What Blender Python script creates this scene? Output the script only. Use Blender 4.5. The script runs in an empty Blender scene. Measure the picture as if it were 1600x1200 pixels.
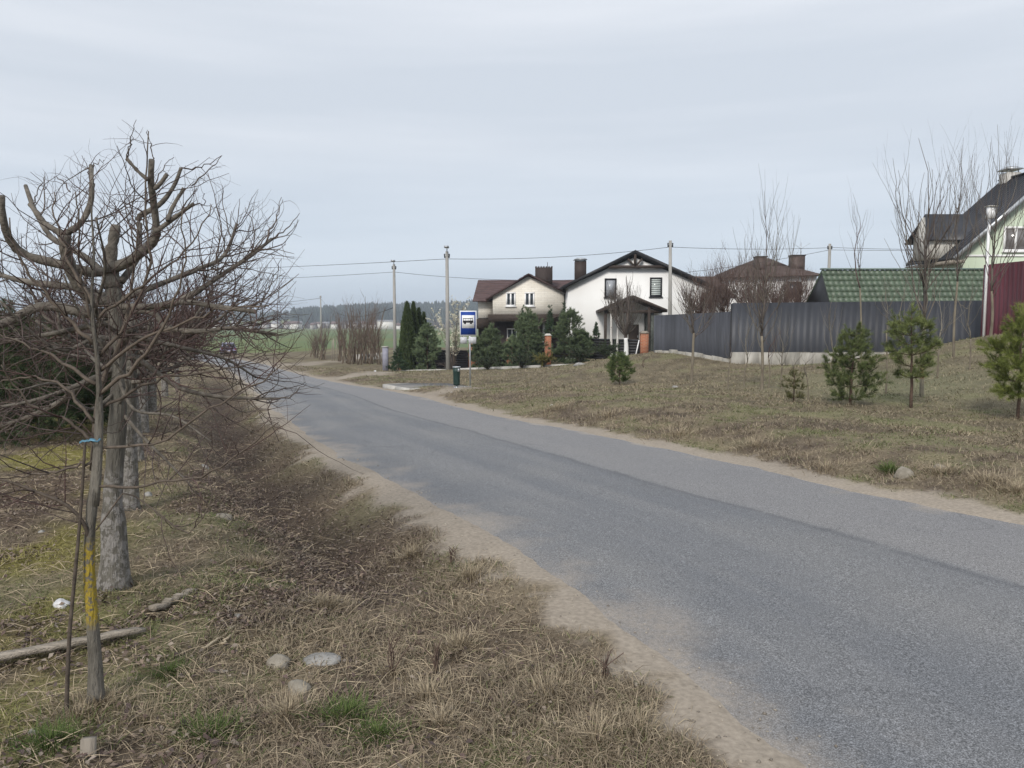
import bpy, math
import numpy as np

# ------------------------------------------------------------------ camera, sky, sun, exposure
SC = bpy.context.scene
COL = SC.collection
F = 1200.0                       # focal length in photo pixels (1600 wide)
PITCH = math.atan(95.0 / F)      # camera looks slightly down, horizon at photo row 505
CAMZ = 1.6

cam_d = bpy.data.cameras.new('camera')
cam = bpy.data.objects.new('camera', cam_d)
COL.objects.link(cam)
cam_d.sensor_width = 36.0
cam_d.lens = 36.0 * F / 1600.0
cam_d.clip_start = 0.05
cam_d.clip_end = 12000.0
cam.location = (0, 0, CAMZ)
cam.rotation_euler = (math.pi / 2 - PITCH, 0, 0)
SC.camera = cam

SUN_EL, SUN_AZ = math.radians(36), math.radians(200)     # azimuth clockwise from +Y
world = bpy.data.worlds.new('World')
SC.world = world
world.use_nodes = True
wt = world.node_tree
wt.nodes.clear()
w_out = wt.nodes.new('ShaderNodeOutputWorld')
w_bg = wt.nodes.new('ShaderNodeBackground')
w_bg.inputs['Strength'].default_value = 0.1
w_sky = wt.nodes.new('ShaderNodeTexSky')
w_sky.sky_type = 'NISHITA'
w_sky.sun_disc = False
w_sky.sun_elevation = SUN_EL
w_sky.sun_rotation = SUN_AZ
w_tc = wt.nodes.new('ShaderNodeTexCoord')
w_map = wt.nodes.new('ShaderNodeMapping')
w_map.inputs['Scale'].default_value = (0.55, 0.8, 7.0)
w_map.inputs['Location'].default_value = (0.3, 1.7, 0.35)
w_n = wt.nodes.new('ShaderNodeTexNoise')
w_n.inputs['Scale'].default_value = 1.5
w_n.inputs['Detail'].default_value = 5.0
w_n.inputs['Roughness'].default_value = 0.5
w_r = wt.nodes.new('ShaderNodeValToRGB')
w_r.color_ramp.elements[0].position = 0.38
w_r.color_ramp.elements[0].color = (5.05, 5.45, 6.0, 1)
w_r.color_ramp.elements[1].position = 0.64
w_r.color_ramp.elements[1].color = (6.25, 6.52, 6.95, 1)
w_sep = wt.nodes.new('ShaderNodeSeparateXYZ')
w_r2 = wt.nodes.new('ShaderNodeValToRGB')            # cloud deck is a little bluer and thinner low down
w_r2.color_ramp.elements[0].position = 0.0
w_r2.color_ramp.elements[0].color = (0.82, 0.90, 0.97, 1)
w_r2.color_ramp.elements[1].position = 0.22
w_r2.color_ramp.elements[1].color = (1, 1, 1, 1)
w_mul = wt.nodes.new('ShaderNodeMix'); w_mul.data_type = 'RGBA'; w_mul.blend_type = 'MULTIPLY'
w_mul.inputs[0].default_value = 1.0
w_mix = wt.nodes.new('ShaderNodeMix'); w_mix.data_type = 'RGBA'
w_mix.inputs[0].default_value = 0.93                 # overcast: the clouds hide most of the blue sky
L = wt.links.new
L(w_tc.outputs['Generated'], w_map.inputs['Vector'])
L(w_map.outputs['Vector'], w_n.inputs['Vector'])
L(w_n.outputs['Fac'], w_r.inputs['Fac'])
L(w_tc.outputs['Generated'], w_sep.inputs[0])
L(w_sep.outputs['Z'], w_r2.inputs['Fac'])
L(w_r.outputs['Color'], w_mul.inputs[6])
L(w_r2.outputs['Color'], w_mul.inputs[7])
L(w_sky.outputs['Color'], w_mix.inputs[6])
L(w_mul.outputs[2], w_mix.inputs[7])
L(w_mix.outputs[2], w_bg.inputs['Color'])
L(w_bg.outputs['Background'], w_out.inputs['Surface'])

sun_d = bpy.data.lights.new('sun', 'SUN')
sun_d.energy = 2.1
sun_d.angle = math.radians(14)
sun_d.color = (1.0, 0.95, 0.88)
sun = bpy.data.objects.new('sun', sun_d)
COL.objects.link(sun)
sun.rotation_euler = (math.pi / 2 - SUN_EL, 0, -SUN_AZ + math.pi)
sun.location = (0, 0, 40)

SC.view_settings.view_transform = 'Standard'
SC.view_settings.look = 'None'
SC.view_settings.exposure = 0.46
SC.view_settings.gamma = 1.0
SC.render.resolution_x, SC.render.resolution_y = 1024, 768
SC.cycles.max_bounces = 6
SC.cycles.transparent_max_bounces = 8
SC.cycles.volume_bounces = 0

# ------------------------------------------------------------------ helpers
CP, SP = math.cos(PITCH), math.sin(PITCH)
def pt(u, v, Y):
    """point at ground distance Y (world y) seen at photo pixel u,v"""
    a, b = (u - 800.0) / F, -(v - 600.0) / F
    yy = CP + SP * b
    k = Y / yy
    return np.array([a * k, Y, CAMZ + (-SP + CP * b) * k])

def hsh(ix, iy, seed):
    h = (ix.astype(np.int64) * 374761393 + iy.astype(np.int64) * 668265263 + seed * 1442695041) & 0x7fffffff
    h = ((h ^ (h >> 13)) * 1274126177) & 0x7fffffff
    return ((h ^ (h >> 16)) & 0xffff) / 65535.0
def vnoise(x, y, seed=0):
    x = np.asarray(x, float); y = np.asarray(y, float)
    ix, iy = np.floor(x), np.floor(y)
    fx, fy = x - ix, y - iy
    fx = fx * fx * (3 - 2 * fx); fy = fy * fy * (3 - 2 * fy)
    a = hsh(ix, iy, seed); b = hsh(ix + 1, iy, seed); c = hsh(ix, iy + 1, seed); d = hsh(ix + 1, iy + 1, seed)
    return (a * (1 - fx) + b * fx) * (1 - fy) + (c * (1 - fx) + d * fx) * fy
def fbm(x, y, seed=0, o=4):
    s, amp, t = 0, 0.5, 0
    for i in range(o):
        s = s + amp * vnoise(x * 2 ** i + 17.3 * i, y * 2 ** i - 9.1 * i, seed + i); t += amp; amp *= 0.55
    return s / t
def sstep(x, a, b):
    t = np.clip((np.asarray(x, float) - a) / (b - a), 0, 1)
    return t * t * (3 - 2 * t)
def unit(v):
    return v / np.maximum(np.linalg.norm(v, axis=-1, keepdims=True), 1e-9)

class MB:
    """collects geometry and links it as ONE mesh object"""
    def __init__(s):
        s.v, s.f, s.c, s.n = [], [], [], 0
    def add(s, v, faces, col=None):
        v = np.asarray(v, float).reshape(-1, 3)
        for f in faces:
            f = np.asarray(f, np.int64)
            if f.size: s.f.append(f + s.n)
        s.v.append(v); s.n += len(v)
        if col is not None:
            s.c.append(np.broadcast_to(np.asarray(col, float), (len(v), 3)))
        return s
    def box(s, x0, x1, y0, y1, z0, z1, col=None):
        v = [(x0, y0, z0), (x1, y0, z0), (x1, y1, z0), (x0, y1, z0), (x0, y0, z1), (x1, y0, z1), (x1, y1, z1), (x0, y1, z1)]
        return s.add(v, [[(0, 3, 2, 1), (4, 5, 6, 7), (0, 1, 5, 4), (1, 2, 6, 5), (2, 3, 7, 6), (3, 0, 4, 7)]], col)
    def hexa(s, lo, hi, col=None):
        """lo, hi: 4 points each"""
        return s.add(list(lo) + list(hi), [[(0, 3, 2, 1), (4, 5, 6, 7), (0, 1, 5, 4), (1, 2, 6, 5), (2, 3, 7, 6), (3, 0, 4, 7)]], col)
    def beam(s, a, b, w, h, up=(0, 0, 1), col=None):
        a, b = np.array(a, float), np.array(b, float)
        t = unit(b - a); sd = np.cross(t, up)
        if np.linalg.norm(sd) < 1e-4: sd = np.cross(t, (0, 1, 0))
        sd = unit(sd) * w / 2; uu = unit(np.cross(sd, t)) * h / 2
        return s.hexa([a - sd - uu, a + sd - uu, b + sd - uu, b - sd - uu], [a - sd + uu, a + sd + uu, b + sd + uu, b - sd + uu], col)
    def prism(s, poly, y0, y1):
        """polygon in x,z swept from y0 to y1"""
        n = len(poly)
        v = [(x, y0, z) for x, z in poly] + [(x, y1, z) for x, z in poly]
        i = np.arange(n); j = (i + 1) % n
        return s.add(v, [[tuple(range(n))], [tuple(range(2 * n - 1, n - 1, -1))], np.stack([j, i, i + n, j + n], 1)])
    def prism_x(s, poly, x0, x1):
        n = len(poly)
        v = [(x0, y, z) for y, z in poly] + [(x1, y, z) for y, z in poly]
        i = np.arange(n); j = (i + 1) % n
        return s.add(v, [[tuple(range(n))], [tuple(range(2 * n - 1, n - 1, -1))], np.stack([j, i, i + n, j + n], 1)])
    def tubes(s, P, R, k=5, col=None, cap=True):
        """P (T,n,3) polylines, R (T,n) radii"""
        P = np.asarray(P, float); R = np.asarray(R, float)
        if P.ndim == 2: P, R = P[None], R[None]
        T, n, _ = P.shape
        tan = unit(np.gradient(P, axis=1))
        ref = np.where(np.abs(tan[..., 2:3]) < 0.92, np.array([0, 0, 1.0]), np.array([1.0, 0, 0]))
        ref = np.broadcast_to(ref[:, :1], tan.shape) if n < 2 else ref
        a = unit(np.cross(tan, ref[:, n // 2:n // 2 + 1] + 0 * tan))
        b = np.cross(tan, a)
        th = np.arange(k) * 2 * math.pi / k
        V = P[:, :, None] + R[:, :, None, None] * (a[:, :, None] * np.cos(th)[:, None] + b[:, :, None] * np.sin(th)[:, None])
        base = (np.arange(T) * n * k)[:, None, None]
        i = np.arange(n - 1)[None, :, None] * k; q = np.arange(k)[None, None]; q2 = (q + 1) % k
        fa = np.stack([base + i + q, base + i + q2, base + i + k + q2, base + i + k + q], -1).reshape(-1, 4)
        fl = [fa]
        if cap:
            fl.append((np.arange(T) * n * k)[:, None] + (n - 1) * k + np.arange(k)[None])
            fl.append((np.arange(T) * n * k)[:, None] + np.arange(k)[None, ::-1])
        cc = None
        if col is not None:
            col = np.asarray(col, float)
            cc = np.repeat(col, n * k, axis=0) if col.ndim == 2 else col
        return s.add(V.reshape(-1, 3), fl, cc)
    def cyl(s, a, b, r0, r1=None, k=12):
        a, b = np.array(a, float), np.array(b, float)
        return s.tubes(np.stack([a, (a + b) / 2, b]), np.array([r0, (r0 + (r1 if r1 is not None else r0)) / 2, r1 if r1 is not None else r0]), k)
    def xform(s, M, off=(0, 0, 0)):
        M = np.asarray(M, float)
        s.v = [v @ M.T + np.array(off) for v in s.v]
        return s
    def build(s, name, mat, parent=None, origin=(0, 0, 0), smooth=False):
        me = bpy.data.meshes.new(name)
        V = np.concatenate(s.v) - np.array(origin, float)
        me.vertices.add(len(V)); me.vertices.foreach_set('co', V.astype(np.float32).ravel())
        loops = np.concatenate([f.ravel() for f in s.f])
        sizes = np.concatenate([np.full(len(f), f.shape[1]) for f in s.f])
        starts = np.concatenate([[0], np.cumsum(sizes)[:-1]])
        me.loops.add(len(loops)); me.loops.foreach_set('vertex_index', loops.astype(np.int32))
        me.polygons.add(len(sizes)); me.polygons.foreach_set('loop_start', starts.astype(np.int32))
        if smooth: me.polygons.foreach_set('use_smooth', np.ones(len(sizes), bool))
        me.update(calc_edges=True)
        if s.c:
            C = np.concatenate(s.c)
            at = me.attributes.new('col', 'FLOAT_COLOR', 'POINT')
            at.data.foreach_set('color', np.concatenate([C, np.ones((len(C), 1))], 1).astype(np.float32).ravel())
        me.materials.append(mat)
        o = bpy.data.objects.new(name, me)
        COL.objects.link(o)
        if parent is not None: o.parent = parent
        else: o.location = origin
        return o

def tag(o, label=None, cat=None, group=None, kind=None):
    if label: o['label'] = label
    if cat: o['category'] = cat; o['kind'] = 'thing'
    if group: o['group'] = group
    if kind: o['kind'] = kind
    return o
def thing(name, loc, label, cat, group=None):
    o = bpy.data.objects.new(name, None)
    o.empty_display_size = 0.2
    COL.objects.link(o); o.location = tuple(float(q) for q in loc)
    return tag(o, label, cat, group)
def copy_tree(o, parent=None):
    c = o.copy(); COL.objects.link(c)
    if parent is not None: c.parent = parent
    for ch in list(o.children): copy_tree(ch, c)
    return c

# ------------------------------------------------------------------ materials
def mat(name, c, rough=0.85, var=0.25, scale=3.0, c2=None, bump=0.0, bscale=30.0, spec=0.3, metal=0.0, attr=False, detail=5, stretch=None):
    m = bpy.data.materials.new(name); m.use_nodes = True
    nt = m.node_tree; N = nt.nodes; K = nt.links.new
    b = N['Principled BSDF']
    b.inputs['Roughness'].default_value = rough
    b.inputs['Specular IOR Level'].default_value = spec
    b.inputs['Metallic'].default_value = metal
    tc = N.new('ShaderNodeTexCoord')
    src = tc.outputs['Object']
    if stretch:
        mp = N.new('ShaderNodeMapping'); mp.inputs['Scale'].default_value = stretch
        K(src, mp.inputs['Vector']); src = mp.outputs['Vector']
    n = N.new('ShaderNodeTexNoise'); n.inputs['Scale'].default_value = scale; n.inputs['Detail'].default_value = detail
    K(src, n.inputs['Vector'])
    r = N.new('ShaderNodeValToRGB')
    r.color_ramp.elements[0].position = 0.32; r.color_ramp.elements[1].position = 0.7
    if attr:
        r.color_ramp.elements[0].color = (1 - var,) * 3 + (1,); r.color_ramp.elements[1].color = (1 + var * .6,) * 3 + (1,)
        a = N.new('ShaderNodeAttribute'); a.attribute_name = 'col'
        mx = N.new('ShaderNodeMix'); mx.data_type = 'RGBA'; mx.blend_type = 'MULTIPLY'; mx.inputs[0].default_value = 1
        K(a.outputs['Color'], mx.inputs[6]); K(r.outputs['Color'], mx.inputs[7]); K(n.outputs['Fac'], r.inputs['Fac'])
        K(mx.outputs[2], b.inputs['Base Color'])
    else:
        lo = tuple(q * (1 - var) for q in c) if c2 is None else c
        hi = tuple(min(1, q * (1 + var)) for q in c) if c2 is None else c2
        r.color_ramp.elements[0].color = lo + (1,); r.color_ramp.elements[1].color = hi + (1,)
        K(n.outputs['Fac'], r.inputs['Fac']); K(r.outputs['Color'], b.inputs['Base Color'])
    if bump:
        n2 = N.new('ShaderNodeTexNoise'); n2.inputs['Scale'].default_value = bscale; n2.inputs['Detail'].default_value = 6
        K(src, n2.inputs['Vector'])
        bp = N.new('ShaderNodeBump'); bp.inputs['Strength'].default_value = bump; bp.inputs['Distance'].default_value = 0.02
        K(n2.outputs['Fac'], bp.inputs['Height']); K(bp.outputs['Normal'], b.inputs['Normal'])
    return m

def brick_mat(name, c1, c2, mortar, scale, bw=0.5, rh=0.25, msize=0.02, axis='xz', bump=0.4):
    m = bpy.data.materials.new(name); m.use_nodes = True
    nt = m.node_tree; N = nt.nodes; K = nt.links.new; b = N['Principled BSDF']
    b.inputs['Roughness'].default_value = 0.9; b.inputs['Specular IOR Level'].default_value = 0.2
    tc = N.new('ShaderNodeTexCoord'); sp = N.new('ShaderNodeSeparateXYZ'); cb = N.new('ShaderNodeCombineXYZ')
    K(tc.outputs['Object'], sp.inputs[0])
    ad = N.new('ShaderNodeMath'); ad.operation = 'ADD'; K(sp.outputs['X'], ad.inputs[0]); K(sp.outputs['Y'], ad.inputs[1])
    K(ad.outputs[0], cb.inputs['X']); K(sp.outputs['Z'], cb.inputs['Y'])
    br = N.new('ShaderNodeTexBrick'); br.inputs['Scale'].default_value = scale
    br.inputs['Brick Width'].default_value = bw; br.inputs['Row Height'].default_value = rh; br.inputs['Mortar Size'].default_value = msize
    br.inputs['Color1'].default_value = c1 + (1,); br.inputs['Color2'].default_value = c2 + (1,); br.inputs['Mortar'].default_value = mortar + (1,)
    br.inputs['Bias'].default_value = -0.2
    K(cb.outputs[0], br.inputs['Vector'])
    n = N.new('ShaderNodeTexNoise'); n.inputs['Scale'].default_value = 1.3; n.inputs['Detail'].default_value = 6
    K(tc.outputs['Object'], n.inputs['Vector'])
    r = N.new('ShaderNodeValToRGB'); r.color_ramp.elements[0].color = (.92, .92, .92, 1); r.color_ramp.elements[1].color = (1.05, 1.05, 1.05, 1)
    r.color_ramp.elements[0].position = .3; r.color_ramp.elements[1].position = .7
    K(n.outputs['Fac'], r.inputs['Fac'])
    mx = N.new('ShaderNodeMix'); mx.data_type = 'RGBA'; mx.blend_type = 'MULTIPLY'; mx.inputs[0].default_value = 1
    K(br.outputs['Color'], mx.inputs[6]); K(r.outputs['Color'], mx.inputs[7]); K(mx.outputs[2], b.inputs['Base Color'])
    bp = N.new('ShaderNodeBump'); bp.inputs['Strength'].default_value = bump; bp.inputs['Distance'].default_value = 0.02; bp.invert = True
    K(br.outputs['Fac'], bp.inputs['Height']); K(bp.outputs['Normal'], b.inputs['Normal'])
    return m

def glass_mat(name, c=(0.03, 0.04, 0.05), rough=0.08):
    m = bpy.data.materials.new(name); m.use_nodes = True
    b = m.node_tree.nodes['Principled BSDF']
    b.inputs['Base Color'].default_value = c + (1,); b.inputs['Roughness'].default_value = rough
    b.inputs['Specular IOR Level'].default_value = 0.6
    return m

def mask_mat(name, base, base2, spot, zlo, zhi, thr=0.5, scale=14, rough=.9, spot2=None):
    """bark with a lichen / moss / whitewash zone between two heights, ragged by noise"""
    m = mat(name, base, rough, 0, 26, base2, 1.0, 75, stretch=(1, 1, .22))
    nt = m.node_tree; N = nt.nodes; K = nt.links.new; b = N['Principled BSDF']
    old = b.inputs['Base Color'].links[0].from_socket
    tc = N.new('ShaderNodeTexCoord'); sp = N.new('ShaderNodeSeparateXYZ'); K(tc.outputs['Object'], sp.inputs[0])
    n = N.new('ShaderNodeTexNoise'); n.inputs['Scale'].default_value = scale; n.inputs['Detail'].default_value = 9; n.inputs['Roughness'].default_value = .68; K(tc.outputs['Object'], n.inputs['Vector'])
    up = N.new('ShaderNodeMapRange'); up.inputs[1].default_value = zlo; up.inputs[2].default_value = zlo + .06; K(sp.outputs['Z'], up.inputs[0])
    dn = N.new('ShaderNodeMapRange'); dn.inputs[1].default_value = zhi + .06; dn.inputs[2].default_value = zhi; K(sp.outputs['Z'], dn.inputs[0])
    mu = N.new('ShaderNodeMath'); mu.operation = 'MULTIPLY'; K(up.outputs[0], mu.inputs[0]); K(dn.outputs[0], mu.inputs[1])
    nr = N.new('ShaderNodeMapRange'); nr.inputs[1].default_value = thr - .025; nr.inputs[2].default_value = thr + .04; K(n.outputs['Fac'], nr.inputs[0])
    m2 = N.new('ShaderNodeMath'); m2.operation = 'MULTIPLY'; K(mu.outputs[0], m2.inputs[0]); K(nr.outputs[0], m2.inputs[1])
    mx = N.new('ShaderNodeMix'); mx.data_type = 'RGBA'; K(m2.outputs[0], mx.inputs[0]); K(old, mx.inputs[6]); mx.inputs[7].default_value = spot + (1,)
    K(mx.outputs[2], b.inputs['Base Color'])
    return m

M_COL = mat('foliage_tinted', (1, 1, 1), 0.75, 0.15, 40, attr=True, spec=0.15)
M_GRASSY = mat('dry_blades', (1, 1, 1), 0.8, 0.12, 60, attr=True, spec=0.12)

# ------------------------------------------------------------------ the road's course and the lie of the land
_py = np.array([-40, -10, 0, 7, 15, 26, 40, 55, 70, 85, 120, 300, 700, 1500, 6000.])
_pz = np.array([-1.3, -1.5, -1.6, -1.7, -1.9, -2.25, -2.8, -3.25, -3.55, -3.72, -4.1, -4.5, -5.0, -5.0, -5.0])
def zr(y):
    y = np.asarray(y, float)
    return CAMZ + (np.interp(y - 1.5, _py, _pz) + np.interp(y, _py, _pz) + np.interp(y + 1.5, _py, _pz)) / 3
def on_road(u, v):
    Y = 10.0
    for _ in range(60):
        p = pt(u, v, 1.0); s = (CAMZ - p[2])
        Y = 0.5 * Y + 0.5 * (CAMZ - zr(Y)) / s
    return pt(u, v, Y)
LE = np.array([on_road(*q)[:2] for q in [(1190, 1195), (1118, 1138), (987, 1030), (890, 942), (772, 862), (725, 824), (599, 761), (546, 726), (473, 687), (431, 649), (405, 622), (388, 602), (372, 587), (350, 575), (330, 567)]])
RE = np.array([on_road(*q)[:2] for q in [(1600, 814), (1469, 793), (1375, 774), (1300, 757), (1100, 712), (900, 671), (800, 654), (755, 645), (710, 633), (671, 622), (638, 616), (597, 608), (560, 603), (520, 596), (487, 589), (456, 581), (414, 569), (378, 562)]])
def ext(E, sl):
    y0, x0 = E[0, 1], E[0, 0]; y1, x1 = E[-1, 1], E[-1, 0]
    pre = [(x0 + sl * (y0 - y), y) for y in (-40, -15, -5) if y < y0 - .5]
    ys = [95, 110, 130, 160]
    post = []
    x, y = x1, y1
    for yy in ys:
        if yy > y1 + 4:
            k = -0.5 - 0.007 * (yy - 80); x = x + k * (yy - y); y = yy; post.append((x, y))
    return np.concatenate([np.array(pre), E, np.array(post)])
LE = ext(LE, 0.38); RE = ext(RE, 0.44)
def smooth_i(y, E):
    s = 0
    for d in (-1, -.5, 0, .5, 1):
        s = s + np.interp(y + d * (0.4 + 0.04 * np.abs(y)), E[:, 1], E[:, 0])
    return s / 5
def xl(y): return smooth_i(np.asarray(y, float), LE)
def xr(y): return smooth_i(np.asarray(y, float), RE)

_ld = np.array([-9, 0, .28, .62, 1.0, 1.4, 1.85, 2.8, 8, 40]); _lz = np.array([0, .0, -.03, -.2, -.36, -.22, .0, .06, .12, .1])
_rd = np.array([-9, 0, .4, .9, 1.5, 3, 7, 10, 14, 20, 60]); _rz = np.array([0, .0, .02, .1, .2, .24, .25, .42, .8, .95, .95])
def base_g(x, y):
    dl = (xl(y) - x) * .92; dr = (x - xr(y)) * .92
    far = 1 - sstep(y, 85, 130)
    nearfade = sstep(y, 3.0, 7.0) * .9 + .1
    z = zr(y)
    ld = np.interp(dl, _ld, _lz)
    ld = np.where((dl > 0) & (dl < 2.2), ld * nearfade, ld)
    return z + np.where(dl > 0, ld, np.where(dr > 0, np.interp(dr, _rd, _rz), 0)) * far, dl, dr
CTRL = [(968, 603, 26), (1330, 632, 16), (1590, 657, 13.5), (1190, 611, 20), (1080, 599, 24), (1440, 627, 17), (1240, 626, 16.5),
        (1145, 567, 30.6), (1300, 568, 30.2), (1400, 566, 29.8), (1022, 549, 37.6), (1090, 557, 34), (1480, 540, 28.5), (1530, 524, 27), (1620, 520, 25), (1560, 560, 21), (1640, 590, 17),
        (733, 603, 26.5), (660, 601, 30), (800, 590, 32), (880, 580, 36), (700, 578, 54), (590, 580, 51), (660, 578, 52), (800, 573.5, 48), (900, 569, 45), (960, 562, 43), (1005, 552, 43),
        (617, 572, 63), (540, 566, 70), (1040, 548, 52), (850, 566, 56), (1180, 542, 52), (1400, 535, 45), (1600, 530, 45),
        (150, 1104, 3.2), (178, 922, 4.6), (200, 792, 6.8), (60, 700, 10)]
_cp = []
for (u, v, Y) in CTRL:
    q = pt(u, v, Y); _cp.append(q)
_cp = np.array(_cp)
_res = _cp[:, 2] - base_g(_cp[:, 0], _cp[:, 1])[0]
def _ker(ax, ay, bx, by):
    s = 2.2 + 0.07 * by
    return np.exp(-((ax - bx) ** 2 + (ay - by) ** 2) / (2 * s * s))
_A = _ker(_cp[:, None, 0], _cp[:, None, 1], _cp[None, :, 0], _cp[None, :, 1])
_w = np.linalg.solve(_A.T @ _A + 0.02 * np.eye(len(_cp)), _A.T @ _res)
def G(x, y, detail=False):
    x = np.asarray(x, float); y = np.asarray(y, float)
    z, dl, dr = base_g(x, y)
    r = np.zeros_like(z)
    for (cx, cy, cz), w in zip(_cp, _w):
        r = r + w * _ker(x, y, cx, cy)
    r = r * sstep(np.maximum(dl, dr), .5, 3.0)
    z = z + np.clip(r, -1.2, 1.4)
    if detail:
        off = sstep(np.maximum(dl, dr), -.1, .6)
        nearf = 1 / (1 + np.maximum(y, 0) / 25.0)
        z = z + off * nearf * ((fbm(x * 1.3, y * 1.3, 5) - .5) * .14 + (fbm(x * 7, y * 7, 9) - .5) * .05) + off * (1 - nearf) * (fbm(x * .25, y * .25, 15) - .5) * .3 * (y < 90)
        m = np.maximum(dl, dr)
        edge = -.06 * (1 - sstep(m, -.5, -.08)) + .014 * sstep(m, -.3, .0) * (1 - sstep(m, .1, .7)) + (fbm(x * 1.7, y * 1.7, 31, 3) - .5) * .035 * (1 - sstep(np.abs(m), .05, .5))
        z = z + edge
    return z
def gz(x, y): return float(G(np.array([x]), np.array([y]))[0])
def gp(u, Y, v=560):
    """ground point under photo column u at distance Y"""
    p = pt(u, v, Y); return np.array([p[0], p[1], gz(p[0], p[1])])
def gv(u, v):
    """ground point seen at photo pixel u,v"""
    ys = np.concatenate([np.linspace(1.5, 20, 400), np.linspace(20, 140, 800)])
    d = pt(u, v, 1.0); xs = d[0] * ys; zs = CAMZ + (d[2] - CAMZ) * ys
    g = G(xs, ys); k = np.argmax(zs < g)
    k = max(k, 1)
    return np.array([xs[k], ys[k], g[k]])

# sandy tracks that join the road
def seg_dist(x, y, P):
    d = np.full(np.shape(x), 1e9)
    for (a, b) in zip(P[:-1], P[1:]):
        ab = b - a; t = np.clip(((x - a[0]) * ab[0] + (y - a[1]) * ab[1]) / (ab @ ab), 0, 1)
        d = np.minimum(d, np.hypot(x - a[0] - t * ab[0], y - a[1] - t * ab[1]))
    return d
TR1 = np.array([gv(u, v)[:2] for u, v in [(478, 591), (530, 592), (580, 585), (600, 580)]])
TR2 = np.array([gv(u, v)[:2] for u, v in [(400, 566), (440, 572), (500, 566), (545, 563)]])
TR3 = np.array([gv(u, v)[:2] for u, v in [(680, 617), (700, 612), (735, 606)]])

STRAW = np.array([.225, .182, .125]); BROWN = np.array([.108, .084, .064]); SAND = np.array([.325, .28, .228]); OLIVE = np.array([.21, .195, .11])
GREEN = np.array([.085, .115, .04]); MOSS = np.array([.22, .2, .05]); FIELD = np.array([.135, .185, .085]); LEAFY = np.array([.2, .205, .12])
def lerp(a, b, t): return a + (b - a) * np.asarray(t)[..., None]
def ground_masks(x, y):
    dl = (xl(y) - x) * .92; dr = (x - xr(y)) * .92
    n1 = fbm(x * 1.1, y * 1.1, 71); n2 = fbm(x * 4, y * 4, 83); n3 = fbm(x * .35, y * .35, 97)
    wl = (.10 + .38 * fbm(x * .8, y * .8, 3)) * (.55 + .45 * sstep(y, 3, 6)); wr = .1 + .5 * fbm(x * .7, y * .7, 4)
    sand = np.where(dl > -.5, 1 - sstep(dl + (n2 - .5) * .7, wl * .45, wl * 1.25), 0)
    sand = np.maximum(sand, np.where(dr > -.5, 1 - sstep(dr + (n2 - .5) * .6, wr * .5, wr * 1.25), 0))
    sand = np.maximum(sand, (1 - sstep(seg_dist(x, y, TR1) + (n1 - .5) * 1.5, .5, 1.4)) * .9)
    sand = np.maximum(sand, (1 - sstep(seg_dist(x, y, TR2) + (n1 - .5) * 1.5, .6, 1.6)) * .8)
    sand = np.maximum(sand, (1 - sstep(seg_dist(x, y, TR3) + (n1 - .5) * .8, .3, .9)) * .8)
    right = sstep(dr, 1.5, 6)
    green = sstep(n1 * .6 + n3 * .4 - .03 * right, .47, .64)
    moss = sstep(fbm(x * .9 + 40, y * .9, 111), .47, .62) * sstep(dl, 2.0, 3.2) * (y < 18)
    ditch = np.exp(-((dl - 1.02 + (n2 - .5) * .45) / .5) ** 2) * sstep(y, 4.4, 6.2) * (1 - sstep(y, 30, 50))
    field = sstep(y + (n1 - .5) * 8 + (x > -14) * 0, 90, 96)
    return dl, dr, sand, green, moss, ditch, field, n1, n2, n3
def litter_mask(x, y, dl):
    return sstep(fbm(x * 1.4, y * 1.4, 411), .5, .62) * sstep(dl, .8, 1.4) * (1 - sstep(y, 14, 24)) * (.25 + .75 * sstep(y, 3.2, 4.2))
def ground_col(x, y):
    dl, dr, sand, green, moss, ditch, field, n1, n2, n3 = ground_masks(x, y)
    c = lerp(BROWN, STRAW, sstep(n2 * .6 + n1 * .4, .3, .68))
    right = sstep(dr, 1.5, 5)
    c = lerp(c, OLIVE, np.clip(green * (.55 + .15 * right) + .2 * right, 0, 1))
    c = lerp(c, MOSS, moss * .75)
    c = lerp(c, BROWN * np.array([.62, .58, .62]), ditch * .85)
    lit = litter_mask(x, y, dl); c = lerp(c, BROWN * np.array([.8, .72, .72]), lit * .7)
    lf = np.exp(-(((x - 9.5) / 2.6) ** 2 + ((y - 19.5) / 3.5) ** 2))
    c = lerp(c, LEAFY, lf * .7)
    c = lerp(c, SAND * (1 + .2 * (n2 - .5))[..., None], sand)
    fc = lerp(FIELD, FIELD * np.array([1.15, .98, .9]), sstep(fbm(x * .05, y * .02, 7), .35, .65))
    fc = lerp(fc, np.array([.2, .19, .1]), sstep(y, 500, 690) * .6)
    c = lerp(c, fc, field)
    return c

# ground: one sheet to the horizon
def axis(lo, hi, fine_lo, fine_hi, st, gr):
    a = list(np.arange(fine_lo, fine_hi, st))
    s, x = st, fine_hi
    while x < hi: a.append(x); s *= gr; x += s
    a.append(hi)
    s, x = st, fine_lo - st
    pre = []
    while x > lo: pre.append(x); s *= gr; x -= s
    pre.append(lo)
    return np.array(pre[::-1] + a)
gx = axis(-4000, 4000, -7, 11, .085, 1.035); gy = axis(-60, 5500, 1.5, 12, .075, 1.028)
GX, GY = np.meshgrid(gx, gy)
GZ = G(GX, GY, True)
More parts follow.
